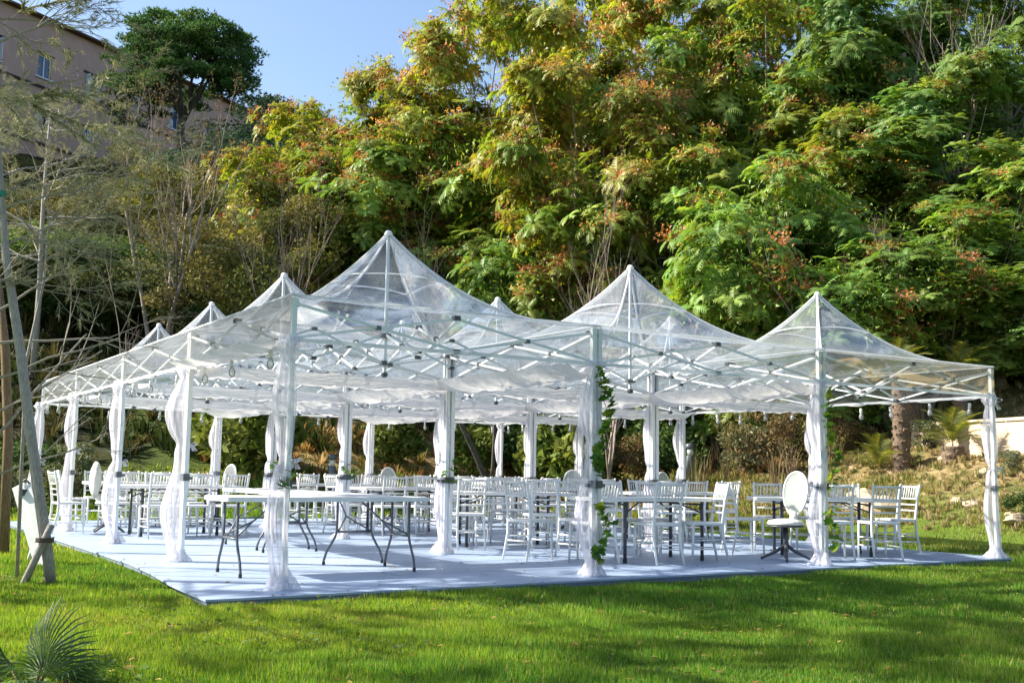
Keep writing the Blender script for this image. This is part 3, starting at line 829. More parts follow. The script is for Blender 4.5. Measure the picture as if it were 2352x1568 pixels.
# FG
nF = 'the table at the right end'
table('tee', 7.94, 1.32, -36, 1.85, 'folding table with straight dark legs at the right end, behind the third front pole')
chair(7.02, 1.80, -20, 'white spindle-back chair at the left end of the right-hand table, facing right')
chair(7.50, 0.72, 56, 'white spindle-back chair just right of the third front pole, back to the camera')
chair(8.10, 0.52, 66, 'white spindle-back chair partly behind its neighbour at the right end table')
chair(9.18, 1.12, 170, 'rightmost white spindle-back chair, seen from the side facing left')
seats(7.94, 1.32, -36, [], [-.6, -.05, .5], .62, nF)
others = [
 (1.25, 7.9, 2, 1.85, 'the table inside the left side', 'folding table with straight dark legs seen just inside the left side', [-.45, .1, .6], [-.6, 0, .6], ()),
 (4.9, 7.4, 0, 1.85, 'the middle table', 'folding table in the middle of the marquee, between the inner poles', [-.6, 0, .6], [-.6, 0, .6], (-1, 1)),
 (8.15, 4.7, -5, 1.85, 'the second table along the right side', 'folding table along the right side, one behind the front one', [-.6, 0, .6], [-.6, 0, .6], (-1,)),
 (8.1, 7.9, 0, 1.85, 'the third table along the right side', 'folding table along the right side, third from the front', [-.6, 0, .6], [-.6, 0, .6], (-1,)),
 (1.5, 11.0, 0, 1.85, 'the rear left table', 'folding table in the rear left corner of the marquee', [-.6, 0, .6], [-.6, 0, .6], (-1,)),
 (4.9, 11.0, 0, 1.85, 'the rear middle table', 'folding table at the middle of the rear side', [-.6, 0, .6], [-.6, 0, .6], ()),
 (8.1, 11.1, 0, 1.85, 'the rear right table', 'folding table in the rear right corner of the marquee', [-.6, 0, .6], [-.6, 0, .6], (1,)),
]
for x, y, rot, L, nm, lab, near, far, ends in others:
    table('tee', x, y, rot, L, lab); seats(x, y, rot, near, far, .60, nm, ends)

chair(-0.12, 8.7, 5, 'leftmost white spindle-back chair, half hidden behind the third left side pole')
# oval-back pedestal chairs
def pedestal_chair(x, y, face, label, fluffy=False):
    root = empty('pedestal_chair', (x, y, 0), math.radians(face-90), label, 'chair', 'oval-back pedestal chairs')
    MB().lathe([(0.05, 0.395), (0.225, 0.40), (0.235, 0.415), (0.05, 0.42)], 24).build('seat_plate', 'dark_metal', root, True)
    MB().lathe([(0.05, 0.42), (0.21, 0.421), (0.225, 0.445), (0.20, 0.475), (0.10, 0.495), (0.01, 0.50)], 24).build('seat_cushion', 'cushion_white', root, True)
    MB().tube([(0, 0, 0.10), (0, 0, 0.40)], [0.035, 0.03], 10).build('column', 'dark_metal', root, True)
    for k in range(4):
        a = k*PI/2+0.6
        MB().tube([(0.02*math.cos(a), 0.02*math.sin(a), 0.17), (0.12*math.cos(a), 0.12*math.sin(a), 0.10), (0.30*math.cos(a), 0.30*math.sin(a), 0.012)], [0.026, 0.022, 0.015], 6).build('leg', 'dark_metal', root, True)
    # oval back: panel with a frame, on a neck
    cz, rx, rz = 0.80, 0.165, 0.265; y0 = -0.19
    def pt(a, k=1.0):
        z = cz+rz*k*math.sin(a); return (rx*k*math.cos(a)*(1-0.12*math.sin(a)*-1), y0-(z-0.5)*0.16, z)
    if fluffy:
        m = MB(); vs = []; n1, n2 = 14, 24; r = random.Random(3)
        for i in range(n1+1):
            th = PI*i/n1
            for k in range(n2):
                a = 2*PI*k/n2; b = 1+r.uniform(-.07, .07)
                vs.append((rx*b*math.sin(th)*math.cos(a), y0-0.05+0.085*b*math.sin(th)*math.sin(a), cz+rz*b*math.cos(th)))
        m.add(vs, [(i*n2+k, i*n2+(k+1) % n2, (i+1)*n2+(k+1) % n2, (i+1)*n2+k) for i in range(n1) for k in range(n2)])
        m.build('fluffy_back', 'fur_white', root, True)
    else:
        n = 32; m = MB(); vs = []
        for dy in (-0.008, 0.008):
            vs.append((0, y0-(cz-.5)*.16+dy, cz))
            for k in range(n):
                p = pt(2*PI*k/n, 0.97); vs.append((p[0], p[1]+dy, p[2]))
        fs = [(0, 1+(k+1) % n, 1+k) for k in range(n)]+[(n+1, n+2+k, n+2+(k+1) % n) for k in range(n)]
        m.add(vs, fs).build('back_panel', 'oval_panel', root)
        m = MB(); m.tube([pt(2*PI*k/32) for k in range(33)], 0.016, 7, cap=False).build('back_frame', 'white_paint', root, True)
    MB().tube([(0, -0.10, 0.45), (0, -0.17, 0.48), (0, y0-0.01, 0.57)], [0.06, 0.045, 0.05], 10).build('neck', 'cushion_white', root, True)
    return root
pedestal_chair(6.72, 0.78, 192, 'oval-back pedestal chair on a black base, left of the third front pole')
pedestal_chair(0.54, 8.92, 0, 'pedestal chair with a fluffy white oval back, seen edge on at the left', True)
for px, d, face, lab in ((502, 19.5, 200, 'grey oval chair back showing behind the white chairs at the left'),
                         (905, 22, 270, 'grey oval chair back in front of the bracken, left of the second inner pole'),
                         (1318, 20.5, 240, 'pale oval chair back beside the rear right pole line'),
                         (1540, 24.5, 270, 'small grey oval chair back below the far right corner drape')):
    p = W(px, d, 0); pedestal_chair(p[0], p[1], face, lab)

# ------------------------------------------------------------------ string lights
def string_lights(a, b, n, label, seed):
    r = random.Random(seed)
    a = Vector(a); b = Vector(b)
    root = empty('string_lights', a, 0, label, 'lights', 'clear bulb strings hung along the eaves')
    pts = []; 
    N = n*6
    for i in range(N+1):
        t = i/N; sg = 0.045*abs(math.sin(t*n*PI))
        pts.append((b-a)*t + Vector((0, 0, -sg)))
    MB().tube(pts, 0.005, 4).build('wire', 'bulb_socket', root)
    for k in range(n):
        t = (k+.5)/n + r.uniform(-.12, .12)/n
        p = (b-a)*t + Vector((0, 0, -0.04-r.uniform(0, .05)))
        q = Matrix.Translation(p) @ Matrix.Rotation(r.uniform(-.25, .25), 4, 'X')
        s = MB().lathe([(0.016, -0.075), (0.02, -0.07), (0.02, -0.01), (0.01, 0.0)], 8)
        s.v = [tuple(q @ Vector(v)) for v in s.v]; s.build('socket', 'bulb_socket', root, True)
        s = MB().lathe([(0.004, -0.175), (0.024, -0.165), (0.036, -0.135), (0.03, -0.105), (0.017, -0.075)], 10)
        s.v = [tuple(q @ Vector(v)) for v in s.v]; s.build('bulb', 'bulb_glass', root, True)
string_lights((3*WX-0.05, 0.1, 2.12), (3*WX-0.05, 4*WY, 2.12), 20, 'clear bulb string along the right side eave', 1)
string_lights((0.05, 4*WY-.06, 2.12), (3*WX, 4*WY-.06, 2.12), 12, 'clear bulb string along the rear eave', 2)
string_lights((0.06, 0.2, 2.14), (0.06, 4*WY, 2.14), 12, 'clear bulb string along the left side eave', 3)

# ------------------------------------------------------------------ ivy
def ivy_leaf_mesh():
    o = [(0, 0), (.30, -.12), (.55, .1), (.36, .28), (.42, .62), (.18, .55), (0, 1.0), (-.18, .55), (-.42, .62), (-.36, .28), (-.55, .1), (-.30, -.12)]
    vs = [(0, .3, .08)]+[(x, y, -.10*abs(x)) for x, y in o]; n = len(o)
    V = np.array(vs)*0.085; F = np.array([(0, 1+k, 1+(k+1) % n) for k in range(n)])
    out = []
    for c in ((0.045, 0.13, 0.02), (0.08, 0.19, 0.03), (0.18, 0.25, 0.035)):
        cc = np.tile(np.array(c), (len(V), 1)); cc[0] *= 1.4
        out.append(npmesh('ivy_leaf', V, F, 'leaf', cc))
    return out
IVY = ivy_leaf_mesh()
def ivy(x, y, spans, seed, label, spread=0.09):
    r = random.Random(seed)
    root = empty('ivy_garland', (x, y, 0), 0, label, 'ivy')
    for z1, z0, n in spans:
        pts = []
        for i in range(14):
            t = i/13; a = FWD-PI/2 + 0.7*math.sin(t*7+seed)+0.55
            rr = spread+0.02*math.sin(t*19)
            pts.append((rr*math.cos(a), rr*math.sin(a), z1+(z0-z1)*t))
        MB().tube(pts, 0.004, 4).build('stem', 'bark_brown', root)
        for k in range(n):
            t = (k+r.random())/n; i = min(12, int(t*13)); f = t*13-i
            p = Vector(pts[i]).lerp(Vector(pts[i+1]), f)
            out = Vector((p.x, p.y, 0)).normalized()
            p += out*r.uniform(0, .05)+Vector((r.uniform(-.04, .04), r.uniform(-.04, .04), r.uniform(-.02, .02)))
            me = IVY[min(2, int(r.random()**1.3*3))]
            az = math.atan2(out.y, out.x)
            s = r.uniform(.75, 1.4)
            link('ivy_leaf', me, root, p, (r.uniform(1.9, 3.6), r.uniform(-.5, .5), az+PI/2+r.uniform(-.9, .9)), (s, s, s))
    return root
ivy(WX, 0, [(2.06, 0.98, 76), (0.72, 0.12, 36)], 5, 'green ivy garland climbing the second front pole', 0.075)
ivy(2*WX, 0, [(2.02, 0.85, 54), (0.68, 0.15, 22)], 9, 'sparser green ivy garland climbing the third front pole', 0.09)
ivy(0, 0, [(1.0, 0.84, 7)], 12, 'small ivy sprig tied on the near left corner pole', 0.09)
ivy(WX, WY, [(1.15, 0.85, 9)], 13, 'small ivy sprig on the inner pole behind the ivy pole', 0.08)
ivy(WX, 2*WY, [(1.12, 0.9, 7)], 14, 'small ivy sprig on the second inner pole', 0.08)
ivy(WX, 3*WY, [(1.12, 0.9, 6)], 15, 'small ivy sprig on the third inner pole', 0.08)

# ================================================================== vegetation generators
def rotmats(dirs, r, n):
    """frames with z along dirs and random spin"""
    z = dirs/np.linalg.norm(dirs, axis=1, keepdims=True)
    a = r.normal(size=(n, 3)); x = a-(a*z).sum(1, keepdims=True)*z; x /= np.linalg.norm(x, axis=1, keepdims=True)
    y = np.cross(z, x)
    return np.stack([x, y, z], -1)      # columns

def rosette_proto(r, nleaf=8, npair=7, L=0.50):
    """tuft of pinnate leaves, drooping; triangles"""
    T = []; ID = []
    for q in range(nleaf):
        az = 2*PI*(q+r.uniform(-.3, .3))/nleaf; el0 = r.uniform(0.2, 0.9); ln = L*r.uniform(.7, 1.15); droop = r.uniform(.7, 1.6)
        for k in range(npair):
            t = (k+1.5)/(npair+1.0)
            def P(t):
                e = el0-droop*t*0.9
                rad = ln*t*math.cos(el0-droop*t*0.45); z = ln*t*math.sin(el0-droop*t*0.45)
                return np.array([rad*math.cos(az), rad*math.sin(az), z])
            p = P(t); tg = P(t+.02)-P(t-.02); tg /= np.linalg.norm(tg)
            side = np.array([-math.sin(az), math.cos(az), 0])
            for s in (-1, 1):
                l = 0.17*(1-0.5*abs(t-.45))*r.uniform(.8, 1.2)
                d = side*s*0.85+tg*0.5+np.array([0, 0, -0.28+r.uniform(-.15, .15)]); d /= np.linalg.norm(d)
                w = tg*0.034
                T.append([p-w, p+w, p+d*l]); ID.append(q)
    return np.array(T), np.array(ID)

def lobes(r, n, shape, rx, ry, z0, z1):
    out = []
    while len(out) < n:
        p = r.uniform(-1, 1, 3)
        if (p**2).sum() > 1: continue
        if shape == 'shell' and (p**2).sum() < 0.2: continue
        zc, zr = (z0+z1)/2, (z1-z0)/2
        out.append([p[0]*rx, p[1]*ry, zc+p[2]*zr])
    return np.array(out)

def limbs(targets, base, trunk_top, r, r0, mat, name='trunk', forkz=0.35, sides=6, wig=0.25, maxl=40):
    m = MB()
    b = Vector(base); tt = Vector(trunk_top)
    mid = b.lerp(tt, .5)+Vector((r.uniform(-wig, wig), r.uniform(-wig, wig), 0))
    trunk = [b, b.lerp(mid, .5), mid, mid.lerp(tt, .5)+Vector((r.uniform(-wig, wig)*.5, r.uniform(-wig, wig)*.5, 0)), tt]
    m.tube(trunk, [r0*1.15, r0, r0*.85, r0*.68, r0*.5], sides+2)
    for t in targets[:maxl]:
        t = Vector(t)
        f = r.uniform(forkz, 0.98)
        k = f*4; i = min(3, int(k)); s = trunk[i].lerp(trunk[i+1], k-i)
        L = (t-s).length
        c1 = s.lerp(t, .35)+Vector((r.uniform(-.1, .1)*L, r.uniform(-.1, .1)*L, r.uniform(-.02, .14)*L))
        c2 = s.lerp(t, .7)+Vector((r.uniform(-.07, .07)*L, r.uniform(-.07, .07)*L, r.uniform(-.02, .10)*L))
        rr = r0*(0.42-0.25*f)*r.uniform(.8, 1.2)
        m.tube([s, c1, c2, t], [rr, rr*.75, rr*.5, rr*.22], 5, cap=False)
    return m

def ailanthus_mesh(seed, rx, ry, z0, z1, nl, per, pal, seedfrac, nleaf=8):
    r = np.random.RandomState(seed); rr = random.Random(seed)
    LB = lobes(r, nl, 'shell', rx, ry, z0, z1)
    protos = [rosette_proto(rr, nleaf) for _ in range(5)]
    Vs = []; Cs = []
    pal = np.array(pal)
    for li, c in enumerate(LB):
        lr = r.uniform(0.85, 1.5)
        lobecol = pal[r.randint(len(pal))]*0.6+pal[r.randint(len(pal))]*0.4
        d = r.normal(size=(per, 3)); d /= np.linalg.norm(d, axis=1, keepdims=True)
        d[:, 2] = np.abs(d[:, 2])*0.85+r.uniform(-.7, .2, per)
        P = c+d*np.array([lr*1.05, lr*1.05, lr*0.85])*r.uniform(.25, 1.22, (per, 1))
        up = d*.85+np.array([0, 0, .85]); M = rotmats(up, r, per)
        for k in range(per):
            T, ID = protos[r.randint(5)]; s = r.uniform(.75, 1.2)
            X = (T.reshape(-1, 3)*s) @ M[k].T + P[k]
            Vs.append(X)
            cc = (lobecol*r.uniform(.75, 1.25)*0.75 + pal[r.randint(len(pal))]*0.25)
            lc = cc*r.uniform(.78, 1.25, (nleaf, 1)); lc[:, 0] *= r.uniform(.85, 1.25, nleaf)
            Cs.append(np.repeat(lc[ID], 3, 0))
            if r.rand() < seedfrac:
                n = 90; q = r.normal(0, .17, (n, 3))*np.array([1, 1, .7])+P[k]+np.array([0, 0, .10])
                a = r.normal(size=(n, 3)); a /= np.linalg.norm(a, axis=1, keepdims=True); b = r.normal(size=(n, 3)); b /= np.linalg.norm(b, axis=1, keepdims=True)
                X = np.stack([q-a*.045, q+a*.045, q+b*.075], 1).reshape(-1, 3)
                Vs.append(X); oc = np.array([0.50, 0.23, 0.11])*r.uniform(.6, 1.2)*np.array([1, r.uniform(.8, 1.3), 1])
                Cs.append(np.repeat(oc*r.uniform(.7, 1.3, (n, 1)), 3, 0))
    n = 11000; li = r.randint(nl, size=n); d = r.normal(size=(n, 3)); d /= np.linalg.norm(d, axis=1, keepdims=True)
    q = LB[li]+d*(r.uniform(.3, 1.25, n)**.7)[:, None]*np.array([1.1, 1.1, .9])
    a = r.normal(size=(n, 3)); a /= np.linalg.norm(a, axis=1, keepdims=True); b = r.normal(size=(n, 3)); b[:, 2] -= .5; b /= np.linalg.norm(b, axis=1, keepdims=True)
    Vs.append(np.stack([q-a*.04, q+a*.04, q+b*.13], 1).reshape(-1, 3)); Cs.append(np.repeat(pal[r.randint(len(pal), size=n)]*r.uniform(.6, 1.3, (n, 1)), 3, 0))
    V = np.concatenate(Vs); Cc = np.concatenate(Cs)
    return npmesh('crown', V, np.arange(len(V)).reshape(-1, 3), 'leaf', Cc), LB

def bushy_mesh(seed, rx, ry, z0, z1, nl, n, size, pal, lobe=0.8, mat='leaf_dull', shape='shell', aspect=0.5, hang=0.0):
    r = np.random.RandomState(seed)
    LB = lobes(r, nl, shape, rx, ry, z0, z1)
    pal = np.array(pal); li = r.randint(nl, size=n)
    lr = r.uniform(.6, 1.3, nl)*lobe
    d = r.normal(size=(n, 3)); d /= np.linalg.norm(d, axis=1, keepdims=True)
    rad = r.uniform(0.25, 1, n)**0.5
    P = LB[li] + d*(lr[li]*rad)[:, None]*np.array([1, 1, .8])
    out = P/np.linalg.norm(P*np.array([1, 1, 0])+1e-6, axis=1, keepdims=True)
    u = r.normal(size=(n, 3)); u[:, 2] -= hang; u /= np.linalg.norm(u, axis=1, keepdims=True)
    w = np.cross(u, r.normal(size=(n, 3))); w /= np.linalg.norm(w, axis=1, keepdims=True)
    s = size*r.uniform(.6, 1.3, n)[:, None]
    V = np.stack([P-u*s, P+w*s*aspect, P+u*s, P-w*s*aspect], 1).reshape(-1, 3)
    lc = pal[r.randint(len(pal), size=nl)]
    c = lc[li]*0.65+pal[r.randint(len(pal), size=n)]*0.35
    c = c*r.uniform(.6, 1.35, (n, 1))
    return npmesh('crown', V, np.arange(4*n).reshape(n, 4), mat, np.repeat(c, 4, 0)), LB

YEL = [(0.24, 0.33, 0.04), (0.18, 0.29, 0.04), (0.33, 0.36, 0.045), (0.14, 0.25, 0.04), (0.32, 0.28, 0.06)]
GRN = [(0.17, 0.28, 0.07), (0.21, 0.33, 0.08), (0.10, 0.22, 0.05), (0.26, 0.36, 0.09)]
GRN2 = [(0.17, 0.30, 0.055), (0.26, 0.35, 0.07), (0.12, 0.23, 0.05)]
AIL = {}
def ail(kind, seed, *a, **k):
    me, LB = ailanthus_mesh(seed, *a, **k)
    AIL[kind] = (me, LB)
ail('yellow', 21, 3.5, 3.5, 2.4, 11.6, 40, 21, YEL, 0.46)
ail('yellow2', 22, 3.0, 3.0, 1.4, 8.2, 30, 20, YEL, 0.42)
ail('green', 23, 3.7, 3.7, 1.8, 12.0, 42, 21, GRN, 0.10)
ail('mixed', 24, 3.5, 3.5, 1.8, 11.0, 38, 21, GRN2+[(0.24, 0.26, 0.04)], 0.26)
ail('lowgreen', 25, 2.9, 2.9, 0.6, 6.4, 28, 20, GRN2, 0.16)
TRK = {}
for k_, (me_, LB_) in AIL.items():
    zt = LB_[:, 2].max()
    TRK[k_] = limbs(LB_, (0, 0, -0.6), (0.2, -0.1, zt*0.82), random.Random(hash(len(k_))), 0.16, 'bark_dark').mesh('trunk', 'bark_pale', True)
def tree(kind_, meshes, loc, rz, s, label, group, name='broadleaf_tree'):
    crown, trunk = meshes
    e = empty(name, loc, rz, label, 'tree', group); e.scale = s
    link('crown', crown, e)
    if trunk: link('trunk', trunk, e)
    return e
GW = 'autumn-tinted trees on the wooded hillside'
# (kind, px, depth, top y in photo, width scale, label)
ailtrees = [
 ('yellow', 1195, 36, -40, 1.0, 'tall yellow-green tree with orange seed clusters, its crown edge against the sky'),
 ('yellow', 950, 39, 150, 0.9, 'yellow tree with brown seed tufts against open sky, left of the tall crowns'),
 ('yellow2', 775, 41, 245, 0.95, 'bright yellow-green tree at the left end of the autumn trees, beside the dark crown'),
 ('yellow2', 850, 37, 330, 1.0, 'lower yellow tree in front, above the tallest tent peak on the left'),
 ('mixed', 1010, 36, 250, 1.0, 'yellow-green tree right above the tallest tent peak'),
 ('yellow', 1330, 33, 150, 0.95, 'yellow tree with rusty seed clusters above the gap between two tent peaks'),
 ('yellow', 1450, 40, -120, 1.1, 'tall tree with orange clusters crossing the top edge, sky on its left'),
 ('mixed', 1650, 36, -60, 1.0, 'tall green and orange tree right of the centre, reaching the top edge'),
 ('green', 1850, 38, -160, 1.1, 'tall fresh green tree at the upper right'),
 ('green', 2060, 35, -80, 1.05, 'dense green tree with pale leaf tips, upper right'),
 ('green', 2290, 37, -140, 1.1, 'green tree at the far right top corner with bare stems inside'),
 ('green', 2400, 30, 280, 0.9, 'green tree cut by the right edge of the picture'),
 ('lowgreen', 1760, 29, 380, 1.05, 'low spreading green tree with an orange crest behind the right tent peak'),
 ('lowgreen', 1950, 28, 560, 0.9, 'lower green branches hanging above the rightmost tent peak'),
 ('lowgreen', 2170, 28.5, 500, 1.0, 'green leafy tree above the right end of the tents'),
 ('mixed', 1560, 31.5, 330, 0.85, 'dim tree of mixed green and rust between the middle and right tent peaks'),
 ('lowgreen', 1230, 34, 470, 0.95, 'low leafy tree right of the tallest tent peak'),
 ('lowgreen', 1330, 34, 520, 0.9, 'yellow-green low tree left of the middle tent peak'),
 ('yellow2', 660, 37, 345, 0.8, 'small yellow-green tree left of the autumn crowns'),
 ('green', 2180, 33, 180, 1.0, 'leafy green tree between the two tall upper right trees'),
 ('mixed', 1950, 33.5, 250, 0.95, 'green tree with rusty tufts below the upper right crowns'),
 ('green', 1700, 40, 100, 1.1, 'fresh green crown behind the orange crest'),
 ('mixed', 1500, 36, 230, 0.95, 'green and amber tree above the middle tent peak'),
 ('lowgreen', 2300, 27.5, 640, 0.9, 'low green boughs over the retaining wall'),
 ('lowgreen', 1640, 30, 560, 0.8, 'low green branches right of the middle tent peak'),
 ('lowgreen', 2060, 30, 640, 0.85, 'low green branches right of the last tent peak'),
 ('yellow2', 1130, 37, 420, 0.9, 'yellow-leaved lower tree right of the tallest peak'),
]
for q, (k, px, d, ty, ws, lab) in enumerate(ailtrees):
    p = W(px, d, py=ty+200); p = (p[0], p[1], gz(p[0], p[1])); top = W(px, d, py=ty)[2]
    me_, LB_ = AIL[k]; natural = LB_[:, 2].max()+0.9
    sz = max(0.45, (top-p[2])/natural)
    tree(k, (me_, TRK[k]), p, rnd.uniform(0, 6.28), (ws, ws, sz), lab, GW)

# evergreen / undergrowth trees
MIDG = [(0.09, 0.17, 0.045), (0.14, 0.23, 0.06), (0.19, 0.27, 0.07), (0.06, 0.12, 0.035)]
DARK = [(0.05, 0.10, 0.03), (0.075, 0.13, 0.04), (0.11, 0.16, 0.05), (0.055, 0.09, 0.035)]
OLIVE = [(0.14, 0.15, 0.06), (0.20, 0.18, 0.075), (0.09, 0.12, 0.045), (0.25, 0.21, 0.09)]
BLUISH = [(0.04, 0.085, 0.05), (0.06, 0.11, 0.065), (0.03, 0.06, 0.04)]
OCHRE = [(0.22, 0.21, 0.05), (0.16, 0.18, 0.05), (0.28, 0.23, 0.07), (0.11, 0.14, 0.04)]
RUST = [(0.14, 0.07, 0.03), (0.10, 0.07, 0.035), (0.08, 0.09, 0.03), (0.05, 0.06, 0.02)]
BUSH = {
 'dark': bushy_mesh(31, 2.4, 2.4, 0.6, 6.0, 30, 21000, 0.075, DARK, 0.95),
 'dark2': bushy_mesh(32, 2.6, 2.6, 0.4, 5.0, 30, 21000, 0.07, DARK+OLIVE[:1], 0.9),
 'olive': bushy_mesh(33, 2.4, 2.4, 0.6, 5.6, 28, 21000, 0.065, OLIVE, 0.9),
 'ochre': bushy_mesh(34, 2.2, 2.2, 0.6, 5.6, 28, 21000, 0.07, OCHRE, 0.85),
 'bluish': bushy_mesh(35, 3.2, 3.2, 1.5, 7.6, 34, 22000, 0.10, BLUISH, 1.0),
 'mid': bushy_mesh(37, 2.8, 2.8, 0.4, 5.6, 34, 24000, 0.085, MIDG, 1.0),
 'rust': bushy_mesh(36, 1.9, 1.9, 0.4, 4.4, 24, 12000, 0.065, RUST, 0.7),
}
BTR = {k: limbs(v[1], (0, 0, -0.6), (0.1, 0.1, v[1][:, 2].max()*.8), random.Random(9), 0.13, 'bark_dark', wig=.3).mesh('trunk', 'bark_dark', True) for k, v in BUSH.items()}
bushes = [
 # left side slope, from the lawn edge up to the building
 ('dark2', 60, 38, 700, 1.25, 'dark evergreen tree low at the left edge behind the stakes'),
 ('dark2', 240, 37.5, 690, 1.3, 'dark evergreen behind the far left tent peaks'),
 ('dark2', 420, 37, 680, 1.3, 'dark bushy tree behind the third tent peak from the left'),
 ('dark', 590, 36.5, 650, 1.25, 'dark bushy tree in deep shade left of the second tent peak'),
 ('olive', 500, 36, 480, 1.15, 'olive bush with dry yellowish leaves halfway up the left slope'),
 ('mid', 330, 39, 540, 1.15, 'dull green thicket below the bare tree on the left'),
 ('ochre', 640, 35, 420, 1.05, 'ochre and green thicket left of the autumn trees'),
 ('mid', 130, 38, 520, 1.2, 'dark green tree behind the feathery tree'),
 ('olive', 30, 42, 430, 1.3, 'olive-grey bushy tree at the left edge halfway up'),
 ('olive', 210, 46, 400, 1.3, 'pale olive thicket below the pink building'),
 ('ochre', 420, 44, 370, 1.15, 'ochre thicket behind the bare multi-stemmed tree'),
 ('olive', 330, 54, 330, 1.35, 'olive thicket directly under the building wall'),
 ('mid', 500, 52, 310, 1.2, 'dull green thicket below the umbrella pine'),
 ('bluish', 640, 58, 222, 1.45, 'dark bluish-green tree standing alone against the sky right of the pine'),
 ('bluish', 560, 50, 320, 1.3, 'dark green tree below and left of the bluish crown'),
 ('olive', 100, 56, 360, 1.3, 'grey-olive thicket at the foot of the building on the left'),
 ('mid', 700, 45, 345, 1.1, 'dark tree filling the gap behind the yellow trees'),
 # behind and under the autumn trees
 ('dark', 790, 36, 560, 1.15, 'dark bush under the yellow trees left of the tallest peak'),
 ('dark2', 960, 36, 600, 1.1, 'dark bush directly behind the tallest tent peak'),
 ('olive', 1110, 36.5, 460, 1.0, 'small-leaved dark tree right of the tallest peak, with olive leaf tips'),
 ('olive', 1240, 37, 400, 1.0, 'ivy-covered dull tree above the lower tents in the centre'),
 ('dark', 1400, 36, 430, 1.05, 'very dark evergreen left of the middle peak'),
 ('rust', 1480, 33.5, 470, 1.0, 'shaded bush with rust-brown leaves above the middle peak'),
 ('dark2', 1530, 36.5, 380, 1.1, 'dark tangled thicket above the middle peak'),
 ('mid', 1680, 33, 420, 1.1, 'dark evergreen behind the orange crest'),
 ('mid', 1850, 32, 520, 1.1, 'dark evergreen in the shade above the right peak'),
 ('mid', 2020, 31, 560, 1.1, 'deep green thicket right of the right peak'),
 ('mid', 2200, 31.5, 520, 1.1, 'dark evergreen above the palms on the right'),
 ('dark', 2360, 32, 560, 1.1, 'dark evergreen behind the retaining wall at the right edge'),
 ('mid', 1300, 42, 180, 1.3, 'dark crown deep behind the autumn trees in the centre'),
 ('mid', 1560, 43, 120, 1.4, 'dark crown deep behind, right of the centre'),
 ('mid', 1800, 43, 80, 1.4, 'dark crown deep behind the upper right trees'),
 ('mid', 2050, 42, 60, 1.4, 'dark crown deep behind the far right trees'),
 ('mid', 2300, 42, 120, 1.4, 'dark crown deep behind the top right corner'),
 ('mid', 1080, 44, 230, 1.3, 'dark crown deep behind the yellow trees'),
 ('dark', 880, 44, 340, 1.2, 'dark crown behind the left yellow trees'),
]
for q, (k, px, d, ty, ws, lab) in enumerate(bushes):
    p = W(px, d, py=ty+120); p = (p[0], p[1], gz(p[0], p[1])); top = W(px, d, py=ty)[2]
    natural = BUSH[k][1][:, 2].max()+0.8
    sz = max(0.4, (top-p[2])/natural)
    tree(k, (BUSH[k][0], BTR[k]), p, rnd.uniform(0, 6.28), (ws, ws, sz), lab, 'bushy evergreens and thickets on the hillside', 'bushy_tree')

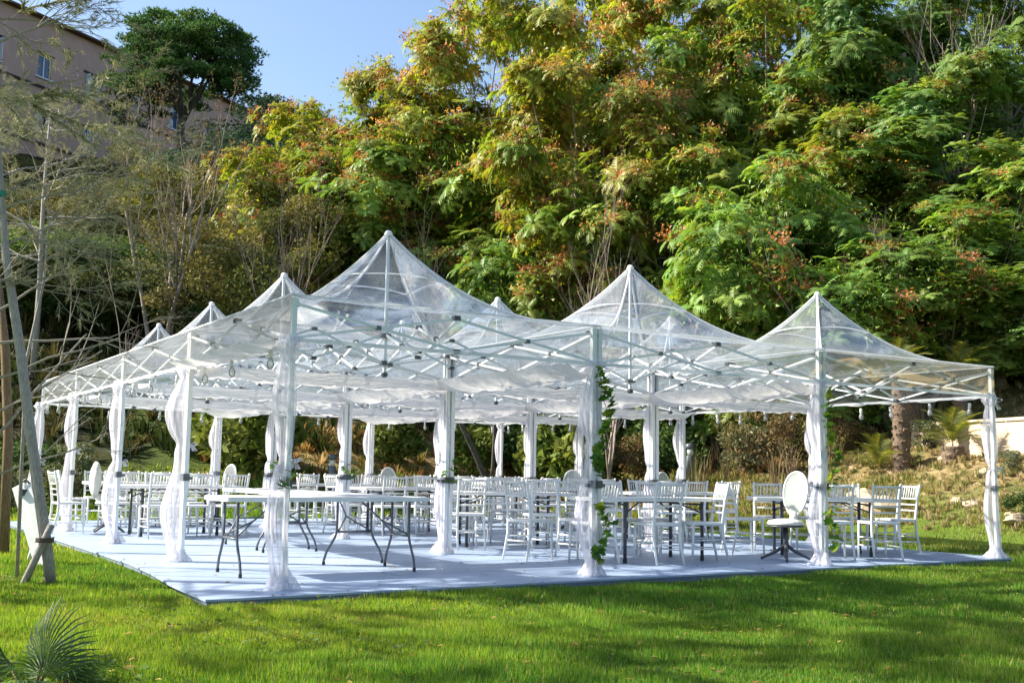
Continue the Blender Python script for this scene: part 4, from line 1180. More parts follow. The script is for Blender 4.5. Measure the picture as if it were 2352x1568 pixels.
# ------------------------------------------------------------------ umbrella pine
def pine():
    r = np.random.RandomState(41); rr = random.Random(41)
    p = W(425, 66, py=180); p = (p[0], p[1], gz(p[0], p[1])); top = W(425, 66, py=18)[2]; bot = W(425, 66, py=262)[2]
    px2m = 66/FPX
    RX = 190*px2m; crown_h = 172*px2m; zc = top-p[2]
    e = empty('umbrella_pine', p, -YAW, 'umbrella pine with a broad dark green dome in front of the pink building', 'tree')
    n = 320; LB = []
    while len(LB) < n:
        x, y = r.uniform(-1, 1, 2)
        q = x*x+y*y
        if q > 1: continue
        zu = zc-100*px2m*(1-math.sqrt(1-q*0.97))-.9
        zl = zc-(185+55*q+45*max(0, -x))*px2m
        if zl > zu: zl = zu-.2
        f = r.uniform(0, 1)**1.25
        LB.append([x*RX*0.93, y*RX*0.85, zu+(zl-zu)*f])
    LB = np.array(LB)
    N = 120000; li = r.randint(n, size=N)
    tuft = r.randint(60, size=N)                     # needles gathered in tufts inside every lobe
    tr_ = np.random.RandomState(42).normal(size=(n, 60, 3)); tr_ /= np.linalg.norm(tr_, axis=2, keepdims=True); tr_[:, :, 2] = np.abs(tr_[:, :, 2])*.7
    tr_ *= np.random.RandomState(43).uniform(.35, 1, (n, 60, 1))
    base = LB[li]+tr_[li, tuft]*np.array([.75, .75, .55])
    dr = tr_[li, tuft]*0.9+r.normal(0, .5, (N, 3)); dr[:, 2] += .35; dr /= np.linalg.norm(dr, axis=1, keepdims=True)
    L = r.uniform(.14, .26, N)[:, None]
    sd = np.cross(dr, r.normal(size=(N, 3))); sd /= np.linalg.norm(sd, axis=1, keepdims=True)
    V = np.stack([base-sd*.034, base+sd*.034, base+dr*L], 1).reshape(-1, 3)
    pal = np.array([(0.06, 0.14, 0.045), (0.09, 0.18, 0.05), (0.13, 0.22, 0.06), (0.05, 0.10, 0.04)])
    c = pal[r.randint(4, size=n)][li]*.7+pal[r.randint(4, size=N)]*.3; c *= r.uniform(.7, 1.3, (N, 1))
    link('crown', npmesh('crown', V, np.arange(3*N).reshape(N, 3), 'leaf_dull', np.repeat(c, 3, 0)), e)
    fork = bot-p[2]
    m = MB(); m.tube([(0, 0, -1), (0.05, 0, fork*.5), (-.1, 0, fork*.85), (0, 0, fork)], [.30, .27, .25, .25], 10)
    mains = []
    for k in range(9):
        a = 2*PI*k/9+rr.uniform(-.2, .2); rad = RX*rr.uniform(.25, .5)
        s = Vector((0, 0, fork*rr.uniform(.88, 1.0))); t = Vector((math.cos(a)*rad, math.sin(a)*rad*.85, fork+(zc-fork)*rr.uniform(.3, .5)))
        c1 = s.lerp(t, .5)+Vector((rr.uniform(-.2, .2), rr.uniform(-.2, .2), -.15)); m.tube([s, c1, t], [.15, .11, .07], 6); mains.append((c1, t))
    for t in LB[:90]:
        t = Vector(t); c1, s = min(mains, key=lambda q: (q[1]-t).length)
        md = s.lerp(t, .5)+Vector((rr.uniform(-.15, .15), rr.uniform(-.15, .15), rr.uniform(-.2, .05)))
        m.tube([s, md, t], [.07, .05, .02], 4, cap=False)
    m.build('trunk', 'bark_dark', e, True)
pine()

# ------------------------------------------------------------------ bare and feathery trees
def branching(m, start, dirv, length, radius, depth, r, tips, spread=0.5, up=0.15, kink=0.12, nb=(2, 4), shrink=0.68, sides=5):
    N = 4; pts = [Vector(start)]; d = Vector(dirv).normalized()
    for i in range(N):
        d = (d+Vector((r.uniform(-kink, kink), r.uniform(-kink, kink), r.uniform(-kink, kink)+up*0.25))).normalized()
        pts.append(pts[-1]+d*length/N)
    rad = [radius*(1-0.5*i/N) for i in range(N+1)]
    m.tube(pts, rad, sides if radius > 0.02 else 3, cap=False)
    if depth == 0: tips.append((pts, d)); return
    for _ in range(r.randint(*nb)):
        i = r.randint(1, N); s = pts[i]
        a = Vector((r.uniform(-1, 1), r.uniform(-1, 1), r.uniform(-.5, .8)))
        a = (a-d*a.dot(d)).normalized()
        nd = (d+a*spread*r.uniform(.6, 1.4)).normalized()
        branching(m, s, nd, length*shrink*r.uniform(.75, 1.15), rad[i]*0.62, depth-1, r, tips, spread, up, kink, nb, shrink, sides)

def bare_tree(px, d, h, label, seed, mat='bark_pale', stems=4, name='bare_tree', fan=.30, leaves=0, lc=None, r0=.07):
    r = random.Random(seed); p = W(px, d)
    e = empty(name, p, 0, label, 'tree')
    m = MB(); tips = []
    for k in range(stems):
        a = 2*PI*k/stems+r.uniform(-.4, .4)
        branching(m, (0.1*math.cos(a), 0.1*math.sin(a), -.4), (fan*math.cos(a), fan*math.sin(a), 1), h*0.5, r0, 4, r, tips, .42, .25, .10, (2, 4), .62)
    m.build('branches', mat, e, True)
    if leaves:
        rs = np.random.RandomState(seed); P = []
        for pts, dd in tips:
            for _ in range(max(1, leaves//max(1, len(tips)))):
                q = pts[rs.randint(1, 5)]; P.append((q.x+rs.normal(0, .06), q.y+rs.normal(0, .06), q.z+rs.normal(0, .06)))
        P = np.array(P); n = len(P)
        u = rs.normal(size=(n, 3)); u /= np.linalg.norm(u, axis=1, keepdims=True); w = np.cross(u, rs.normal(size=(n, 3))); w /= np.linalg.norm(w, axis=1, keepdims=True)
        V = np.stack([P-u*.035, P+w*.02, P+u*.035, P-w*.02], 1).reshape(-1, 3)
        c = np.array(lc)[rs.randint(len(lc), size=n)]*rs.uniform(.7, 1.3, (n, 1))
        link('leaves', npmesh('leaves', V, np.arange(4*n).reshape(n, 4), 'leaf_dull', np.repeat(c, 4, 0)), e)
    return e
bare_tree(345, 34, 11.0, 'leafless pinkish multi-stemmed tree fanning out over the left thickets', 51, leaves=3500, lc=[(0.14, 0.12, 0.05), (0.2, 0.13, 0.07)], stems=4, fan=.2, r0=.085)
bare_tree(268, 27, 7.5, 'slim grey leafless sapling rising behind the left tents', 52, stems=1, fan=.05, r0=.05)
bare_tree(640, 33, 8.5, 'cluster of thin bare stems above the second tent peak', 53, stems=6, fan=.16, r0=.035)
bare_tree(1390, 27.5, 8.5, 'bare hanging tangle of grey stems between the centre trees', 54, stems=4, fan=.2, r0=.05)
bare_tree(2240, 33, 12.5, 'tall bare stemmed tree with vine-wrapped trunks at the upper right', 55, stems=2, fan=.08, r0=.11)
bare_tree(1180, 28.5, 9.0, 'dark leaning trunk showing between yellow leaves above the tents', 56, 'bark_dark', stems=2, fan=.55, r0=.10)
bare_tree(2110, 27.5, 6.5, 'crooked bare trunk in the shade above the right end tent', 57, 'bark_pale', stems=3, fan=.3, r0=.08)
bare_tree(1900, 27.2, 6.5, 'pale crooked stem behind the right tent peak', 58, 'bark_pale', stems=2, fan=.4, r0=.07)

def feathery(loc, h, label, seed, spread=1.0, n_l=11, azs=None, col=((0.30, 0.30, 0.18), (0.40, 0.37, 0.24), (0.20, 0.24, 0.14)), thick=.06, dens=12, nw=.0035):
    r = random.Random(seed); rs = np.random.RandomState(seed)
    e = empty('feathery_tree', loc, 0, label, 'tree')
    m = MB(); tips = []
    m.tube([(0, 0, -.3), (.03, 0, h*.3), (-.03, .03, h*.62), (0, 0, h*.95)], [thick, thick*.85, thick*.55, thick*.2], 8)
    for k in range(n_l):
        z = h*(0.40+0.55*k/n_l); a = azs[k % len(azs)]+r.uniform(-.5, .5) if azs else r.uniform(0, 6.28)
        L = h*.38*spread*(1-0.45*k/n_l)
        branching(m, (0, 0, z), (math.cos(a), math.sin(a), r.uniform(.2, .8)), L, thick*.42, 3, r, tips, .55, -.1, .14, (3, 5), .6, 4)
    m.build('trunk', 'bark_grey', e, True)
    P = []; D = []
    for pts, dd in tips:
        for q in range(4):
            a, b = pts[q], pts[q+1]
            for _ in range(dens):
                t = r.random(); P.append(a.lerp(b, t)); 
                v = (b-a).normalized()*1.2+Vector((r.uniform(-1, 1), r.uniform(-1, 1), r.uniform(-1.2, .5))); D.append(v.normalized())
    P = np.array([tuple(v) for v in P]); D = np.array([tuple(v) for v in D]); n = len(P)
    sd = np.cross(D, rs.normal(size=(n, 3))); sd /= np.linalg.norm(sd, axis=1, keepdims=True)
    L = rs.uniform(.04, .10, n)[:, None]*(h/6)
    V = np.stack([P-sd*nw, P+sd*nw, P+D*L], 1).reshape(-1, 3)
    c = np.array(col)[rs.randint(len(col), size=n)]*rs.uniform(.7, 1.3, (n, 1))
    link('foliage', npmesh('foliage', V, np.arange(3*n).reshape(n, 3), 'leaf_dull', np.repeat(c, 3, 0)), e)
    return e
fa = math.atan2(-0.531, 0.8474)
feathery((-2.45, 2.45, gz(-2.45, 2.45)), 6.3, 'feathery grey-green tree at the left edge, its fine twigs over the building', 61, .58, 10, dens=5, thick=.042, azs=[fa, fa+.5, fa-.4, fa+1.2, fa-1.1, fa+2.4, fa+.2])
feathery((-5.9, 5.0, gz(-5.9, 5.0)), 10.5, 'feathery tree standing just beyond the left edge and shading the lawn', 62, .8, 15, dens=30, nw=.008)
p_ = W(60, 33); feathery(p_, 8.8, 'large olive feathery tree behind the stakes at the left edge', 63, .7, 18, thick=.10, dens=12)

# dead lower branches by the stakes
def dead():
    r = random.Random(71); p = (-1.95, 3.6, gz(-1.95, 3.6))
    e = empty('dead_branches', p, 0, 'dead twiggy branches reaching right over the far left tent corner', 'branch')
    m = MB(); tips = []
    for z, el, L, a in ((0.9, .45, 1.1, fa), (1.5, .55, 1.4, fa+.2), (1.9, .25, 1.5, fa-.1), (2.3, .1, 1.2, fa+.3), (2.6, .5, 1.0, fa-.3), (1.2, .9, 1.6, fa)):
        branching(m, (0, 0, z), (math.cos(a), math.sin(a), el), L, .02, 3, r, tips, .5, 0, .16, (2, 4), .6, 4)
    m.tube([(0, 0, 0), (.02, 0, 1.2), (-.05, 0, 2.7)], [.022, .018, .01], 7)
    m.build('twigs', 'bark_grey', e, True)
dead()
# slender leaning bare stem by the stakes
m = MB(); g0 = W(55, 10.6); 
m.tube([Vector(g0)+Vector((0, 0, 0)), Vector(W(60, 10.6, py=830)), Vector(W(100, 10.7, py=650)), Vector(W(112, 10.8, py=520)), Vector(W(108, 10.9, py=420))], [.018, .015, .012, .008, .004], 6)
tag(m.build('bare_sapling', 'bark_grey', smooth=True), 'thin pale bare sapling rising beside the weathered stake', 'sapling')

# ------------------------------------------------------------------ stakes at the left
st = empty('tree_stake', (-1.46, 1.93, gz(-1.46, 1.93)), 0, 'thick weathered grey stake leaning left, with a green band high up', 'stake')
def stake_pts(L): return [Vector(W(px, d, py=py))-Vector(st.location) for px, d, py in L]
P = [Vector((0, 0, -.1))]+stake_pts([(112, 10.05, 1290), (72, 10.1, 1010), (46, 10.15, 800), (14, 10.2, 590), (4, 10.25, 450), (-4, 10.3, 300)])
MB().tube(P, [.05, .05, .048, .044, .037, .027, .016], 10).build('pole', 'bark_grey', st, True)
a, b = P[5], P[6]
MB().tube([a.lerp(b, -.02), a.lerp(b, .06)], [.042, .041], 10).build('tie_band', 'green_tape', st)
s2 = (W(65, 10.0)); st2 = empty('tree_stake', s2, 0, 'short thin stake crossing the thick one low down', 'stake')
MB().tube([(0, 0, -.05), Vector(W(118, 9.95, py=1205))-Vector(s2)], [.035, .03], 8).build('pole', 'bark_grey', st2, True)
rp = Vector(W(103, 9.95, py=1240)); rr_ = []
for k in range(26): a = k*0.75; rr_.append(rp+Vector((.075*math.cos(a), .075*math.sin(a), -.02+k*.0017)))
tag(MB().tube(rr_, .008, 5).build('rope', 'rope'), 'dark rope tying the crossed stakes together', 'rope')
s3 = W(22, 13.2); st3 = empty('timber_post', s3, 0, 'round brown timber post at the left edge', 'post')
MB().tube([(0, 0, -.1), Vector(W(19, 13.2, py=1000))-Vector(s3), Vector(W(12, 13.2, py=800))-Vector(s3), Vector(W(-6, 13.25, py=640))-Vector(s3)], [.062, .058, .055, .05], 10).build('pole', 'bark_brown', st3, True)
# leaning white folding board
bp_ = W(100, 12.0)
bd = empty('folded_board', bp_, 0, 'folded white board with a dark clamp leaning against the stake', 'board')
A0 = Vector(W(98, 11.9, py=1300))-Vector(bp_); A1 = Vector(W(44, 12.2, py=1115))-Vector(bp_)
m = MB(); m.bar(A0, A1, .15, .04, up=Vector((0.53, 0.85, 0))); m.build('panel', 'panel_white', bd, bevel=.006)
off = Vector((.06, -.07, 0)); m = MB(); m.bar(A0+off, A1+off, .12, .03, up=Vector((0.53, 0.85, 0))); m.build('panel', 'panel_white', bd, bevel=.006)
m = MB(); m.box(A1+Vector((.04, -.09, -.07)), (.09, .05, .07)); m.tube([A1+Vector((0, -.05, .02)), A1+Vector((.05, -.07, .07)), A1+Vector((.10, -.08, .02))], .012, 6); m.build('clamp', 'black_plastic', bd)
tag(MB().tube([W(80, 12.3), W(86, 12.3, py=1228)], .03, 7).build('peg', 'panel_white', None, True), 'short white peg in the grass beside the leaning board', 'peg')

# ------------------------------------------------------------------ fan palm leaves
def fan_leaf(seed, R=.5, seg=26, arc=3.6, col=((0.05, 0.11, 0.05), (0.07, 0.14, 0.06), (0.10, 0.17, 0.09))):
    r = np.random.RandomState(seed); V = []; F = []; Cc = []
    for k in range(seg):
        a = -arc/2+arc*(k+.5)/seg; L = R*(0.8+0.25*math.cos(a*.8))*r.uniform(.92, 1.06); w = arc/seg*R*0.30
        d = np.array([math.sin(a), math.cos(a), 0]); s = np.array([math.cos(a), -math.sin(a), 0])
        fold = 0.35
        pts = []
        for t, ww, dz in ((0.02, .1, 0), (0.5, 1.0, .02), (0.8, .8, -.01), (1.0, .02, -.10*r.uniform(.3, 1.6))):
            c = d*L*t + np.array([0, 0, dz+ -0.22*R*(t**2)*abs(math.sin(a))])
            pts += [c-s*w*ww/2, c+np.array([0, 0, -w*ww*fold]), c+s*w*ww/2]
        b = len(V); V += pts
        for q in range(3): F += [(b+3*q, b+3*q+3, b+3*q+4, b+3*q+1), (b+3*q+1, b+3*q+4, b+3*q+5, b+3*q+2)]
        c = np.array(col[r.randint(len(col))])*r.uniform(.8, 1.2); Cc += [c]*12
    return npmesh('fan_leaf', np.array(V), np.array(F), 'leaf', np.array(Cc), smooth=False)
FAN = [fan_leaf(s) for s in (1, 2, 3)]
def fan_palm(loc, label, n, stem, R, seed, scale=1, tiltmax=1.3, trunk=None, cat='palm'):
    r = random.Random(seed); e = empty('fan_palm', loc, 0, label, cat)
    top = Vector((0, 0, 0 if not trunk else trunk[0]))
    if trunk:
        h, rad = trunk; pts = [(0, 0, h*t) for t in np.linspace(-.1, 1, 8)]
        t_ = MB().tube(pts, [rad*(1.1+.06*math.sin(i*5)) for i in range(8)], 12).build('trunk', 'palm_bark', e, True)
        sc = MB()
        for i in range(int(h*28)):
            z = h*i/(h*28); a = i*2.4
            sc.box((rad*1.12*math.cos(a), rad*1.12*math.sin(a), z), (.05, .09, .07), Matrix.Rotation(a, 3, 'Z') @ Matrix.Rotation(.4, 3, 'Y'))
        s_ = sc.build('leaf_scars', 'palm_bark', e); s_['kind'] = 'stuff'
    for k in range(n):
        az = k*2.399+r.uniform(-.2, .2); el = 1.35-tiltmax*(k/n)**.8+r.uniform(-.1, .1); L = stem*r.uniform(.8, 1.15)
        d = Vector((math.cos(az)*math.cos(el), math.sin(az)*math.cos(el), math.sin(el))); tip = top+d*L
        lf = link('fan_leaf', FAN[k % 3], e, tip)
        z = Vector((-math.cos(az)*math.sin(el), -math.sin(az)*math.sin(el), math.cos(el)))
        dd = (d+Vector((0, 0, -.25))).normalized(); x = dd.cross(z).normalized(); z = x.cross(dd)
        M = Matrix((x, dd, z)).transposed() @ Matrix.Rotation(r.uniform(-.5, .5), 3, 'Y')
        lf.rotation_euler = M.to_euler(); s = R/.5*r.uniform(.85, 1.1)*scale; lf.scale = (s, s, s)
        MB().tube([top, top.lerp(tip, .5)+Vector((0, 0, .03)), tip], [.010, .008, .006], 5).build('leaf_stem', 'bark_brown', e, True)
    return e
pf = W(105, 5.35); fan_palm((pf[0], pf[1], pf[2]-.11), 'green fan palm in the bottom left corner of the lawn', 15, .24, .27, 5, tiltmax=1.25)
pf = W(212, 5.0); fan_palm((pf[0], pf[1], pf[2]-.20), 'small dark fan palm cut by the bottom edge, right of the larger one', 7, .14, .17, 6)
pf = W(20, 5.1); fan_palm((pf[0], pf[1], pf[2]-.22), 'dark fan palm leaves at the very bottom left corner', 8, .18, .2, 7)

# pinnate palms on the bank
def frond_mesh(seed, L=1.1, pal=((0.11, 0.15, 0.03), (0.16, 0.19, 0.04), (0.21, 0.2, 0.05))):
    r = np.random.RandomState(seed); T = []; Cc = []
    n = 26
    def P(t): return np.array([0, L*t*(1-.1*t), .30*L*math.sin(t*2.4)*.7-.28*L*t*t])
    for k in range(n):
        t = .12+.86*k/n; p = P(t)
        for s in (-1, 1):
            l = .30*L*math.sin(.3+t*2.5)*r.uniform(.85, 1.1)
            d = np.array([s*.8, .55, -.25+r.uniform(-.1, .1)]); d /= np.linalg.norm(d)
            T.append([p+np.array([0, -.012, 0]), p+np.array([0, .014, 0]), p+d*l])
            Cc += [np.array(pal[r.randint(3)])*r.uniform(.8, 1.2)]*3
    for k in range(8):
        a, b = P(k/8), P((k+1)/8); w = np.array([.008, 0, 0]); T.append([a-w, a+w, b]); Cc += [np.array([.2, .2, .07])]*3
    V = np.array(T).reshape(-1, 3)
    return npmesh('frond', V, np.arange(len(V)).reshape(-1, 3), 'leaf', np.array(Cc))
FR = [frond_mesh(s) for s in (1, 2, 3)]
def feather_palm(loc, label, n, L, seed, trunk=None):
    r = random.Random(seed); e = empty('feather_palm', loc, 0, label, 'palm', 'palms on the bank')
    top = Vector((0, 0, .1))
    if trunk:
        h, rad = trunk; top = Vector((0, 0, h))
        MB().tube([(0, 0, h*t) for t in np.linspace(-.15, 1, 9)], [rad*(1.05+.08*math.sin(i*4+seed)) for i in range(9)], 12).build('trunk', 'palm_bark', e, True)
        sc = MB()
        for i in range(int(h*30)):
            z = i/30; a = i*2.4
            sc.box((rad*1.02*math.cos(a), rad*1.02*math.sin(a), z), (.045, .09, .07), Matrix.Rotation(a, 3, 'Z') @ Matrix.Rotation(.5, 3, 'Y'))
        s_ = sc.build('leaf_scars', 'palm_bark', e); s_['kind'] = 'stuff'
    for k in range(n):
        az = k*2.399; el = 1.2-1.1*(k/n)
        o = link('frond', FR[k % 3], e, top, (el, 0, az), (L/1.1*r.uniform(.85, 1.1),)*3)
    return e
feather_palm(W(2072, 24.2), 'thick palm trunk standing on the bank under the right end eave', 14, .9, 1, (2.2, .17))
feather_palm(W(2106, 26.2), 'second palm trunk close behind the thick one, in shade', 12, .9, 2, (1.9, .17))
feather_palm(W(2212, 25.0), 'palm trunk with low golden fronds near the right corner pole', 12, .9, 3, (1.6, .15))
feather_palm(W(1812, 28.0), 'dark palm trunk behind the third front pole drape', 14, 1.0, 4, (2.1, .15))
feather_palm(W(1018, 31.0), 'small palm with a brown trunk behind the first inner pole', 14, 1.3, 8, (1.9, .10))
feather_palm(W(2190, 23.2), 'low spreading palm with yellow-green fronds beside the right corner pole', 18, 1.0, 5, (.35, .22))
feather_palm(W(2018, 24.5), 'low yellow-green palm left of the thick trunk', 14, .95, 6)
feather_palm(W(2085, 20.5), 'small yellowish palm low on the bank above the chairs', 11, .65, 7)

# bank vegetation: dry tufts, bracken, small shrubs
def tuft_field(name, n, region, hr, w, pal, seed, label, cat, keep=None, per=22, spread=.12, curl=.7):
    r = np.random.RandomState(seed); x, y = region(r, n)
    if keep is not None: k = keep(x, y); x, y = x[k], y[k]
    n = len(x); z = ground_h(x, y)
    N = n*per; ix = np.repeat(np.arange(n), per); pal = np.array(pal)
    hs = r.uniform(hr[0], hr[1], n)
    a = r.uniform(0, 2*PI, N); rad = r.uniform(0, spread, N)
    bx = x[ix]+np.cos(a)*rad*.4; by = y[ix]+np.sin(a)*rad*.4; bz = z[ix]-.02
    L = hs[ix]*r.uniform(.5, 1.1, N); c = curl*r.uniform(.2, 1, N)
    tx = bx+np.cos(a)*L*c; ty = by+np.sin(a)*L*c; tz = bz+L*np.sqrt(np.maximum(.1, 1-c*c*.8))
    mx, my, mz = bx*.55+tx*.45-0*a, by*.55+ty*.45, bz*.4+tz*.6+L*.08
    pa = a+PI/2; wx, wy = np.cos(pa)*w/2, np.sin(pa)*w/2
    P = [np.stack(v, -1) for v in ((bx-wx, by-wy, bz), (bx+wx, by+wy, bz), (mx+wx, my+wy, mz), (mx-wx, my-wy, mz), (tx, ty, tz))]
    V = np.stack(P, 1).reshape(-1, 3)
    b = np.arange(N)*5
    F = np.concatenate([np.stack([b, b+1, b+2], -1), np.stack([b, b+2, b+3], -1), np.stack([b+3, b+2, b+4], -1)])
    tc = pal[r.randint(len(pal), size=n)]; cc = tc[ix]*r.uniform(.65, 1.35, (N, 1))
    o = link(name, npmesh(name, V, F, 'leaf_dull', np.repeat(cc, 5, 0)))
    return tag(o, label, cat, kind='stuff')
def bank(x, y): h = ground_h(x, y); return (h > .12) & (h < 3.4) & (x > 1)
DRY = [(0.46, 0.36, 0.20), (0.38, 0.30, 0.15), (0.33, 0.28, 0.12), (0.20, 0.22, 0.07)]
tuft_field('dry_grass', 5200, polar(16.5, 30, 0.12, .56), (.06, .20), .014, DRY, 81, 'dry straw-coloured grass tufts on the earth bank at the right', 'dry grass', bank)
BRK = [(0.36, 0.20, 0.08), (0.44, 0.28, 0.12), (0.30, 0.24, 0.07), (0.20, 0.22, 0.06), (0.52, 0.35, 0.15)]
tuft_field('bracken', 1500, polar(26, 38, -.28, .24), (.14, .42), .04, BRK, 82, 'rusty brown bracken and dead fern behind the rear poles', 'bracken', bank, per=18, spread=.3, curl=.95)
tuft_field('dry_stalks', 45, polar(25, 31, .16, .40), (.6, 1.3), .018, [(0.34, 0.25, 0.17), (0.26, 0.2, 0.12), (0.2, .19, .08)], 83, 'tall dry brushwood stalks on the bank behind the right side', 'dry brush', bank, per=26, spread=.5, curl=.35)
tuft_field('woodland_undergrowth', 2600, polar(28, 46, -.52, .56), (.3, .8), .06, [(0.03, 0.05, 0.015), (0.05, 0.07, 0.02), (0.09, 0.08, 0.03)], 84, 'dark undergrowth covering the shaded woodland slope', 'undergrowth', lambda x, y: ground_h(x, y) > np.where(x < 6, .45, 1.3), per=16, spread=.4, curl=.9)
# single shrubs along the bank
SB = {'grey': bushy_mesh(91, .42, .42, .12, .62, 12, 2600, .035, [(0.17, 0.19, 0.11), (0.12, 0.15, 0.07), (0.23, 0.23, 0.14)], .22, aspect=.35),
      'green': bushy_mesh(92, .5, .5, .15, .8, 12, 2600, .045, [(0.06, 0.11, 0.03), (0.10, 0.15, 0.04)], .28),
      'tan': bushy_mesh(93, .6, .6, .15, 1.1, 14, 3000, .045, [(0.28, 0.19, 0.10), (0.2, 0.14, 0.07), (0.15, 0.14, 0.05)], .3, aspect=.25),
      'bright': bushy_mesh(94, .5, .5, .2, 1.2, 12, 2400, .07, [(0.12, 0.17, 0.03), (0.20, 0.22, 0.05), (0.08, 0.12, 0.03)], .3)}
shr = [('grey', 128, 24.5, 1.5, 'grey-green rounded bush behind the far left tent corner'), ('grey', 15, 23, 1.4, 'grey bush at the left edge behind the brown post'),
       ('grey', 175, 27, 1.5, 'pale bush peeping between the far left poles'), ('green', 60, 26, 1.6, 'green bush behind the leaning board'),
        ('grey', 2125, 25.2, 1.0, 'dusty grey shrub below the palm trunks'),
        ('grey', 1712, 26.5, 1.7, 'pale olive shrub with upright twigs behind the rear side'),
       ('tan', 1760, 26, 1.5, 'reddish tan dry bush behind the right side chairs'), 
       ('tan', 1950, 27, 1.0, 'twiggy tan bush between third pole and the palms'), ('grey', 2060, 27, 1.2, 'ash-grey twiggy bush behind the palm trunks'),
        ('bright', 560, 27.5, 2.2, 'sunlit leafy branch in the dark gap behind the left rear poles'),
       ('bright', 1260, 30, 1.6, 'yellow-green sapling behind the middle rear poles'), ('bright', 1310, 29, 1.9, 'pale-leaved shrub right of the middle rear pole'),
       ('bright', 1080, 30.5, 1.4, 'yellowish shrub between the inner poles at the back'), ('green', 1180, 31, 1.8, 'deep green climbing shrub behind the rear middle pole'),
       ('bright', 900, 30, 1.2, 'golden shrub left of the first inner pole'), ('green', 1560, 29, 1.7, 'shadowy bush behind the far right corner drape'),
       ('grey', 2318, 21.2, .6, 'greyish spiky shrub in front of the beige wall'), ('tan', 1450, 29, 1.2, 'rust-brown bush right of the ivy pole'),
       ('green', 2345, 18.6, .5, 'low green clump at the right edge'), ('green', 1500, 31, 2.2, 'dark shrub between the ivy pole and the rear drape')]
for k, px, d, s, lab in shr:
    e = empty('shrub', W(px, d), rnd.uniform(0, 6), lab, 'shrub', 'shrubs on the bank and lawn edge'); e.scale = (s, s, s)
    link('foliage', SB[k][0], e)
# stones
def rock_mesh(seed):
    r = random.Random(seed); m = MB(); n1, n2 = 7, 10; vs = []
    for i in range(n1+1):
        th = PI*i/n1
        for k in range(n2):
            a = 2*PI*k/n2; b = 1+r.uniform(-.22, .22)
            vs.append((b*math.sin(th)*math.cos(a), b*.8*math.sin(th)*math.sin(a), b*.6*math.cos(th)))
    m.add(vs, [(i*n2+k, i*n2+(k+1) % n2, (i+1)*n2+(k+1) % n2, (i+1)*n2+k) for i in range(n1) for k in range(n2)])
    return m.mesh('rock', 'rock')
RK = [rock_mesh(s) for s in (1, 2, 3)]
for q, (px, d, s, lab) in enumerate([(2335, 18.2, .22, 'pale rounded rock at the right edge below the corner pole'), (2318, 18.8, .13, 'small rock above the larger one at the right edge'),
    (2010, 21.5, .45, 'long pale outcrop slanting down the bank'), (1975, 22.2, .3, 'pale stone at the top of the slanting outcrop'), (2235, 19.8, .15, 'small stone in the grass near the corner pole'),
    (2200, 20.6, .2, 'half-buried stone midway up the bank'), (2265, 21.5, .18, 'stone below the low palm'),
    (1830, 24, .2, 'stone among the tan bushes'), (1230, 28.5, .22, 'stone among the bracken, centre'), (930, 28.5, .18, 'stone in the bracken on the left'),
    (2178, 24.0, .3, 'pale boulder beside the low palm'), (1400, 28.2, .2, 'stone in bracken right of the ivy pole')]):
    p = W(px, d); o = link('rock', RK[q % 3], None, (p[0], p[1], p[2]+s*.1), (rnd.uniform(-.3, .3), rnd.uniform(-.3, .3), rnd.uniform(0, 6)), (s*1.3, s, s*.8)); tag(o, lab, 'rock', 'pale stones on the bank')

# bollards, wall
def bollard(px, d, label, h=.95):
    p = W(px, d); e = empty('bollard_lamp', p, 0, label, 'bollard')
    MB().lathe([(.10, -.1), (.10, h*.72), (.085, h*.74)], 16).build('post', 'grey_metal', e, True)
    MB().lathe([(.07, h*.74), (.07, h*.88)], 16).build('lens', 'panel_white', e, True)
    MB().lathe([(.10, h*.88), (.115, h*.9), (.11, h*.97), (.05, h)], 16).build('cap', 'grey_metal', e, True)
bollard(1585, 26.8, 'dark bollard lamp behind the far right corner drape', 1.15)
bollard(762, 27, 'dark bollard lamp in the shade behind the left rear pole', 1.1)
wa, wb = Vector(W(2170, 25.0)), Vector(W(2520, 20.6)); top = W(2335, 22.6, py=966)[2]
m = MB(); dirw = (wb-wa); dirw.z = 0; Lw = dirw.length; dirw.normalize(); ang = math.atan2(dirw.y, dirw.x)
c_ = (wa+wb)/2; rw = empty('retaining_wall', (c_.x, c_.y, 0), ang, 'low beige retaining wall with a capping, at the right edge', 'wall')
MB().box((0, 0, top-1.5), (Lw+2, .3, 3.0)).build('masonry', 'wall_beige', rw)
for k in range(8):
    L1 = (Lw+2)/8; MB().box((-(Lw+2)/2+(k+.5)*L1, 0, top+.03), (L1-.015, .38, .07)).build('capping_stone', 'wall_beige', rw, bevel=.01)

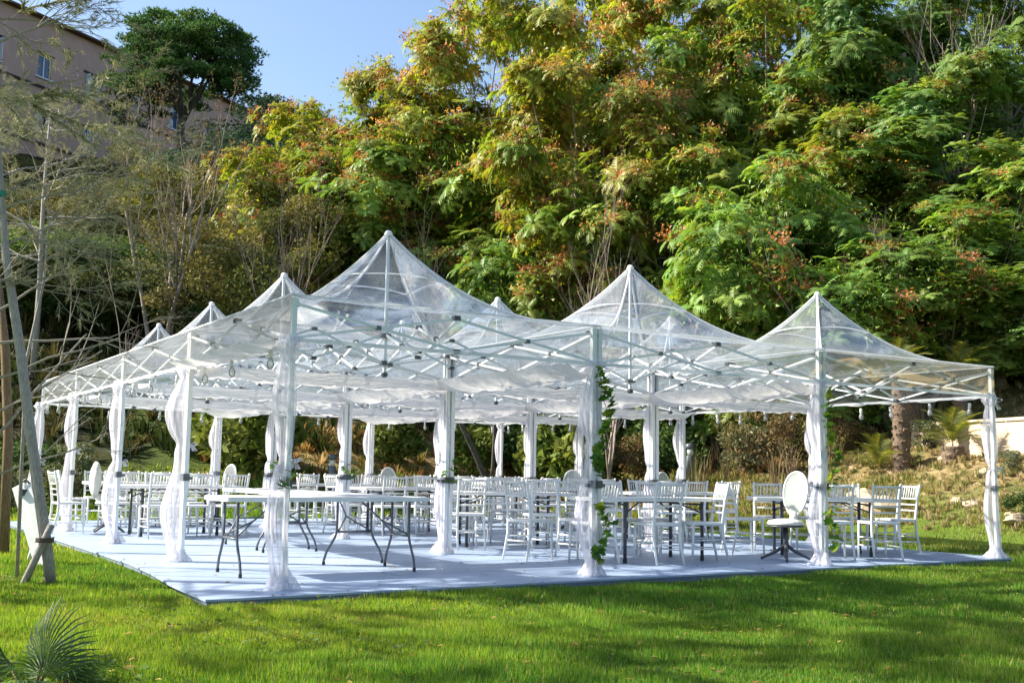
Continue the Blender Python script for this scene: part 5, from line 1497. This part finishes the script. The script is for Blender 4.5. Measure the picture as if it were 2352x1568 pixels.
# ------------------------------------------------------------------ building on the hill
def building():
    bdir = Vector((0.856, 0.517, 0)).normalized()
    o = W(40, 70, py=20); ang = math.atan2(bdir.y, bdir.x)
    e = empty('building', (o[0], o[1], 0), ang, 'long pinkish-brown building on the hilltop with small windows in rows', 'building')
    ztop = W(40, 70, py=20)[2]; x0, x1 = -22, 40; depth = 14; zb = ztop-19
    # front wall is at local y=0 (facing -y), built as panels round the window openings
    fh = 3.9; rows = [ztop-3.2, ztop-3.2-fh, ztop-3.2-2*fh]
    cols = [-17.8+4.05*k for k in range(14)]
    ww, wh = 1.15, 1.55
    wall = MB()
    # horizontal bands
    zs_ = [zb]
    for zc in rows[::-1]: zs_ += [zc-wh/2, zc+wh/2]
    zs_.append(ztop)
    for k in range(0, len(zs_), 2): wall.box(((x0+x1)/2, .2, (zs_[k]+zs_[k+1])/2), (x1-x0, .4, zs_[k+1]-zs_[k]))
    xe = [x0]
    for c in cols: xe += [c-ww/2, c+ww/2]
    xe.append(x1)
    for zc in rows:
        for k in range(0, len(xe), 2): wall.box(((xe[k]+xe[k+1])/2, .2, zc), (xe[k+1]-xe[k], .4, wh))
    wall.box(((x0+x1)/2, depth/2+.2, (zb+ztop)/2), (x1-x0-.02, depth-.2, ztop-zb-.04)) if False else None
    wall.build('wall', 'plaster_pink', e)
    MB().box(((x0+x1)/2, depth, (zb+ztop)/2), (x1-x0, .4, ztop-zb)).build('rear_wall', 'plaster_pink', e)
    for xx_ in (x0+.2, x1-.2): MB().box((xx_, depth/2+.1, (zb+ztop)/2), (.4, depth-.65, ztop-zb)).build('side_wall', 'plaster_pink', e)
    rf = MB()
    y0, y1, zr = -.55, depth+.6, 1.6; ym = depth/2
    vs = [(x0-.5, y0, ztop+.12), (x1+.5, y0, ztop+.12), (x1-4, ym, ztop+zr), (x0+4, ym, ztop+zr), (x1+.5, y1, ztop+.12), (x0-.5, y1, ztop+.12),
          (x0-.5, y0, ztop+.002), (x1+.5, y0, ztop+.002), (x1+.5, y1, ztop+.002), (x0-.5, y1, ztop+.002)]
    rf.add(vs, [(0, 1, 2, 3), (4, 5, 3, 2), (1, 4, 2), (5, 0, 3), (0, 6, 7, 1), (1, 7, 8, 4), (4, 8, 9, 5), (5, 9, 6, 0), (6, 9, 8, 7)])
    rf.build('roof', 'roof_tile', e)
    for zc in (rows[0]-1.45, rows[1]-1.45):
        MB().box(((x0+x1)/2, -.05, zc), (x1-x0-.1, .14, .16)).build('string_course', 'dark_ledge', e)
    fm = MB(); fm.box((0, .12, -wh/2+.04), (ww, .07, .08)); fm.box((0, .12, wh/2-.04), (ww, .07, .08))
    for x in (-ww/2+.04, ww/2-.04): fm.box((x, .12, 0), (.08, .07, wh-.17))
    fm.box((0, .12, 0), (.07, .06, wh-.17)); fme = fm.mesh('window', 'window_frame')
    gm = MB(); gm.box((0, .17, 0), (ww-.02, .02, wh-.02)); gme = gm.mesh('pane', 'window_glass')
    sm = MB(); sm.box((0, -.06, -wh/2-.05), (ww+.3, .12, .09)); sme = sm.mesh('sill', 'window_frame')
    lm = MB(); lm.box((0, -.03, wh/2+.09), (ww+.35, .06, .16)); lme = lm.mesh('lintel', 'dark_ledge')
    sh = MB()
    for s in (-1, 1): sh.box((s*(ww/2-.12), -.12, 0), (.04, .45, wh-.05))
    shm = sh.mesh('shutter', 'window_frame')
    bm_ = MB(); bm_.box((0, .0085, 0), (ww+.9, .012, wh+1.0))
    for ri, zc in enumerate(rows):
        for ci, c in enumerate(cols):
            w_ = link('window', fme, e, (c, 0, zc)); link('pane', gme, w_); link('sill', sme, w_); link('lintel', lme, w_)
            if (ri+ci) % 2 == 0: link('shutter', shm, w_)
building()
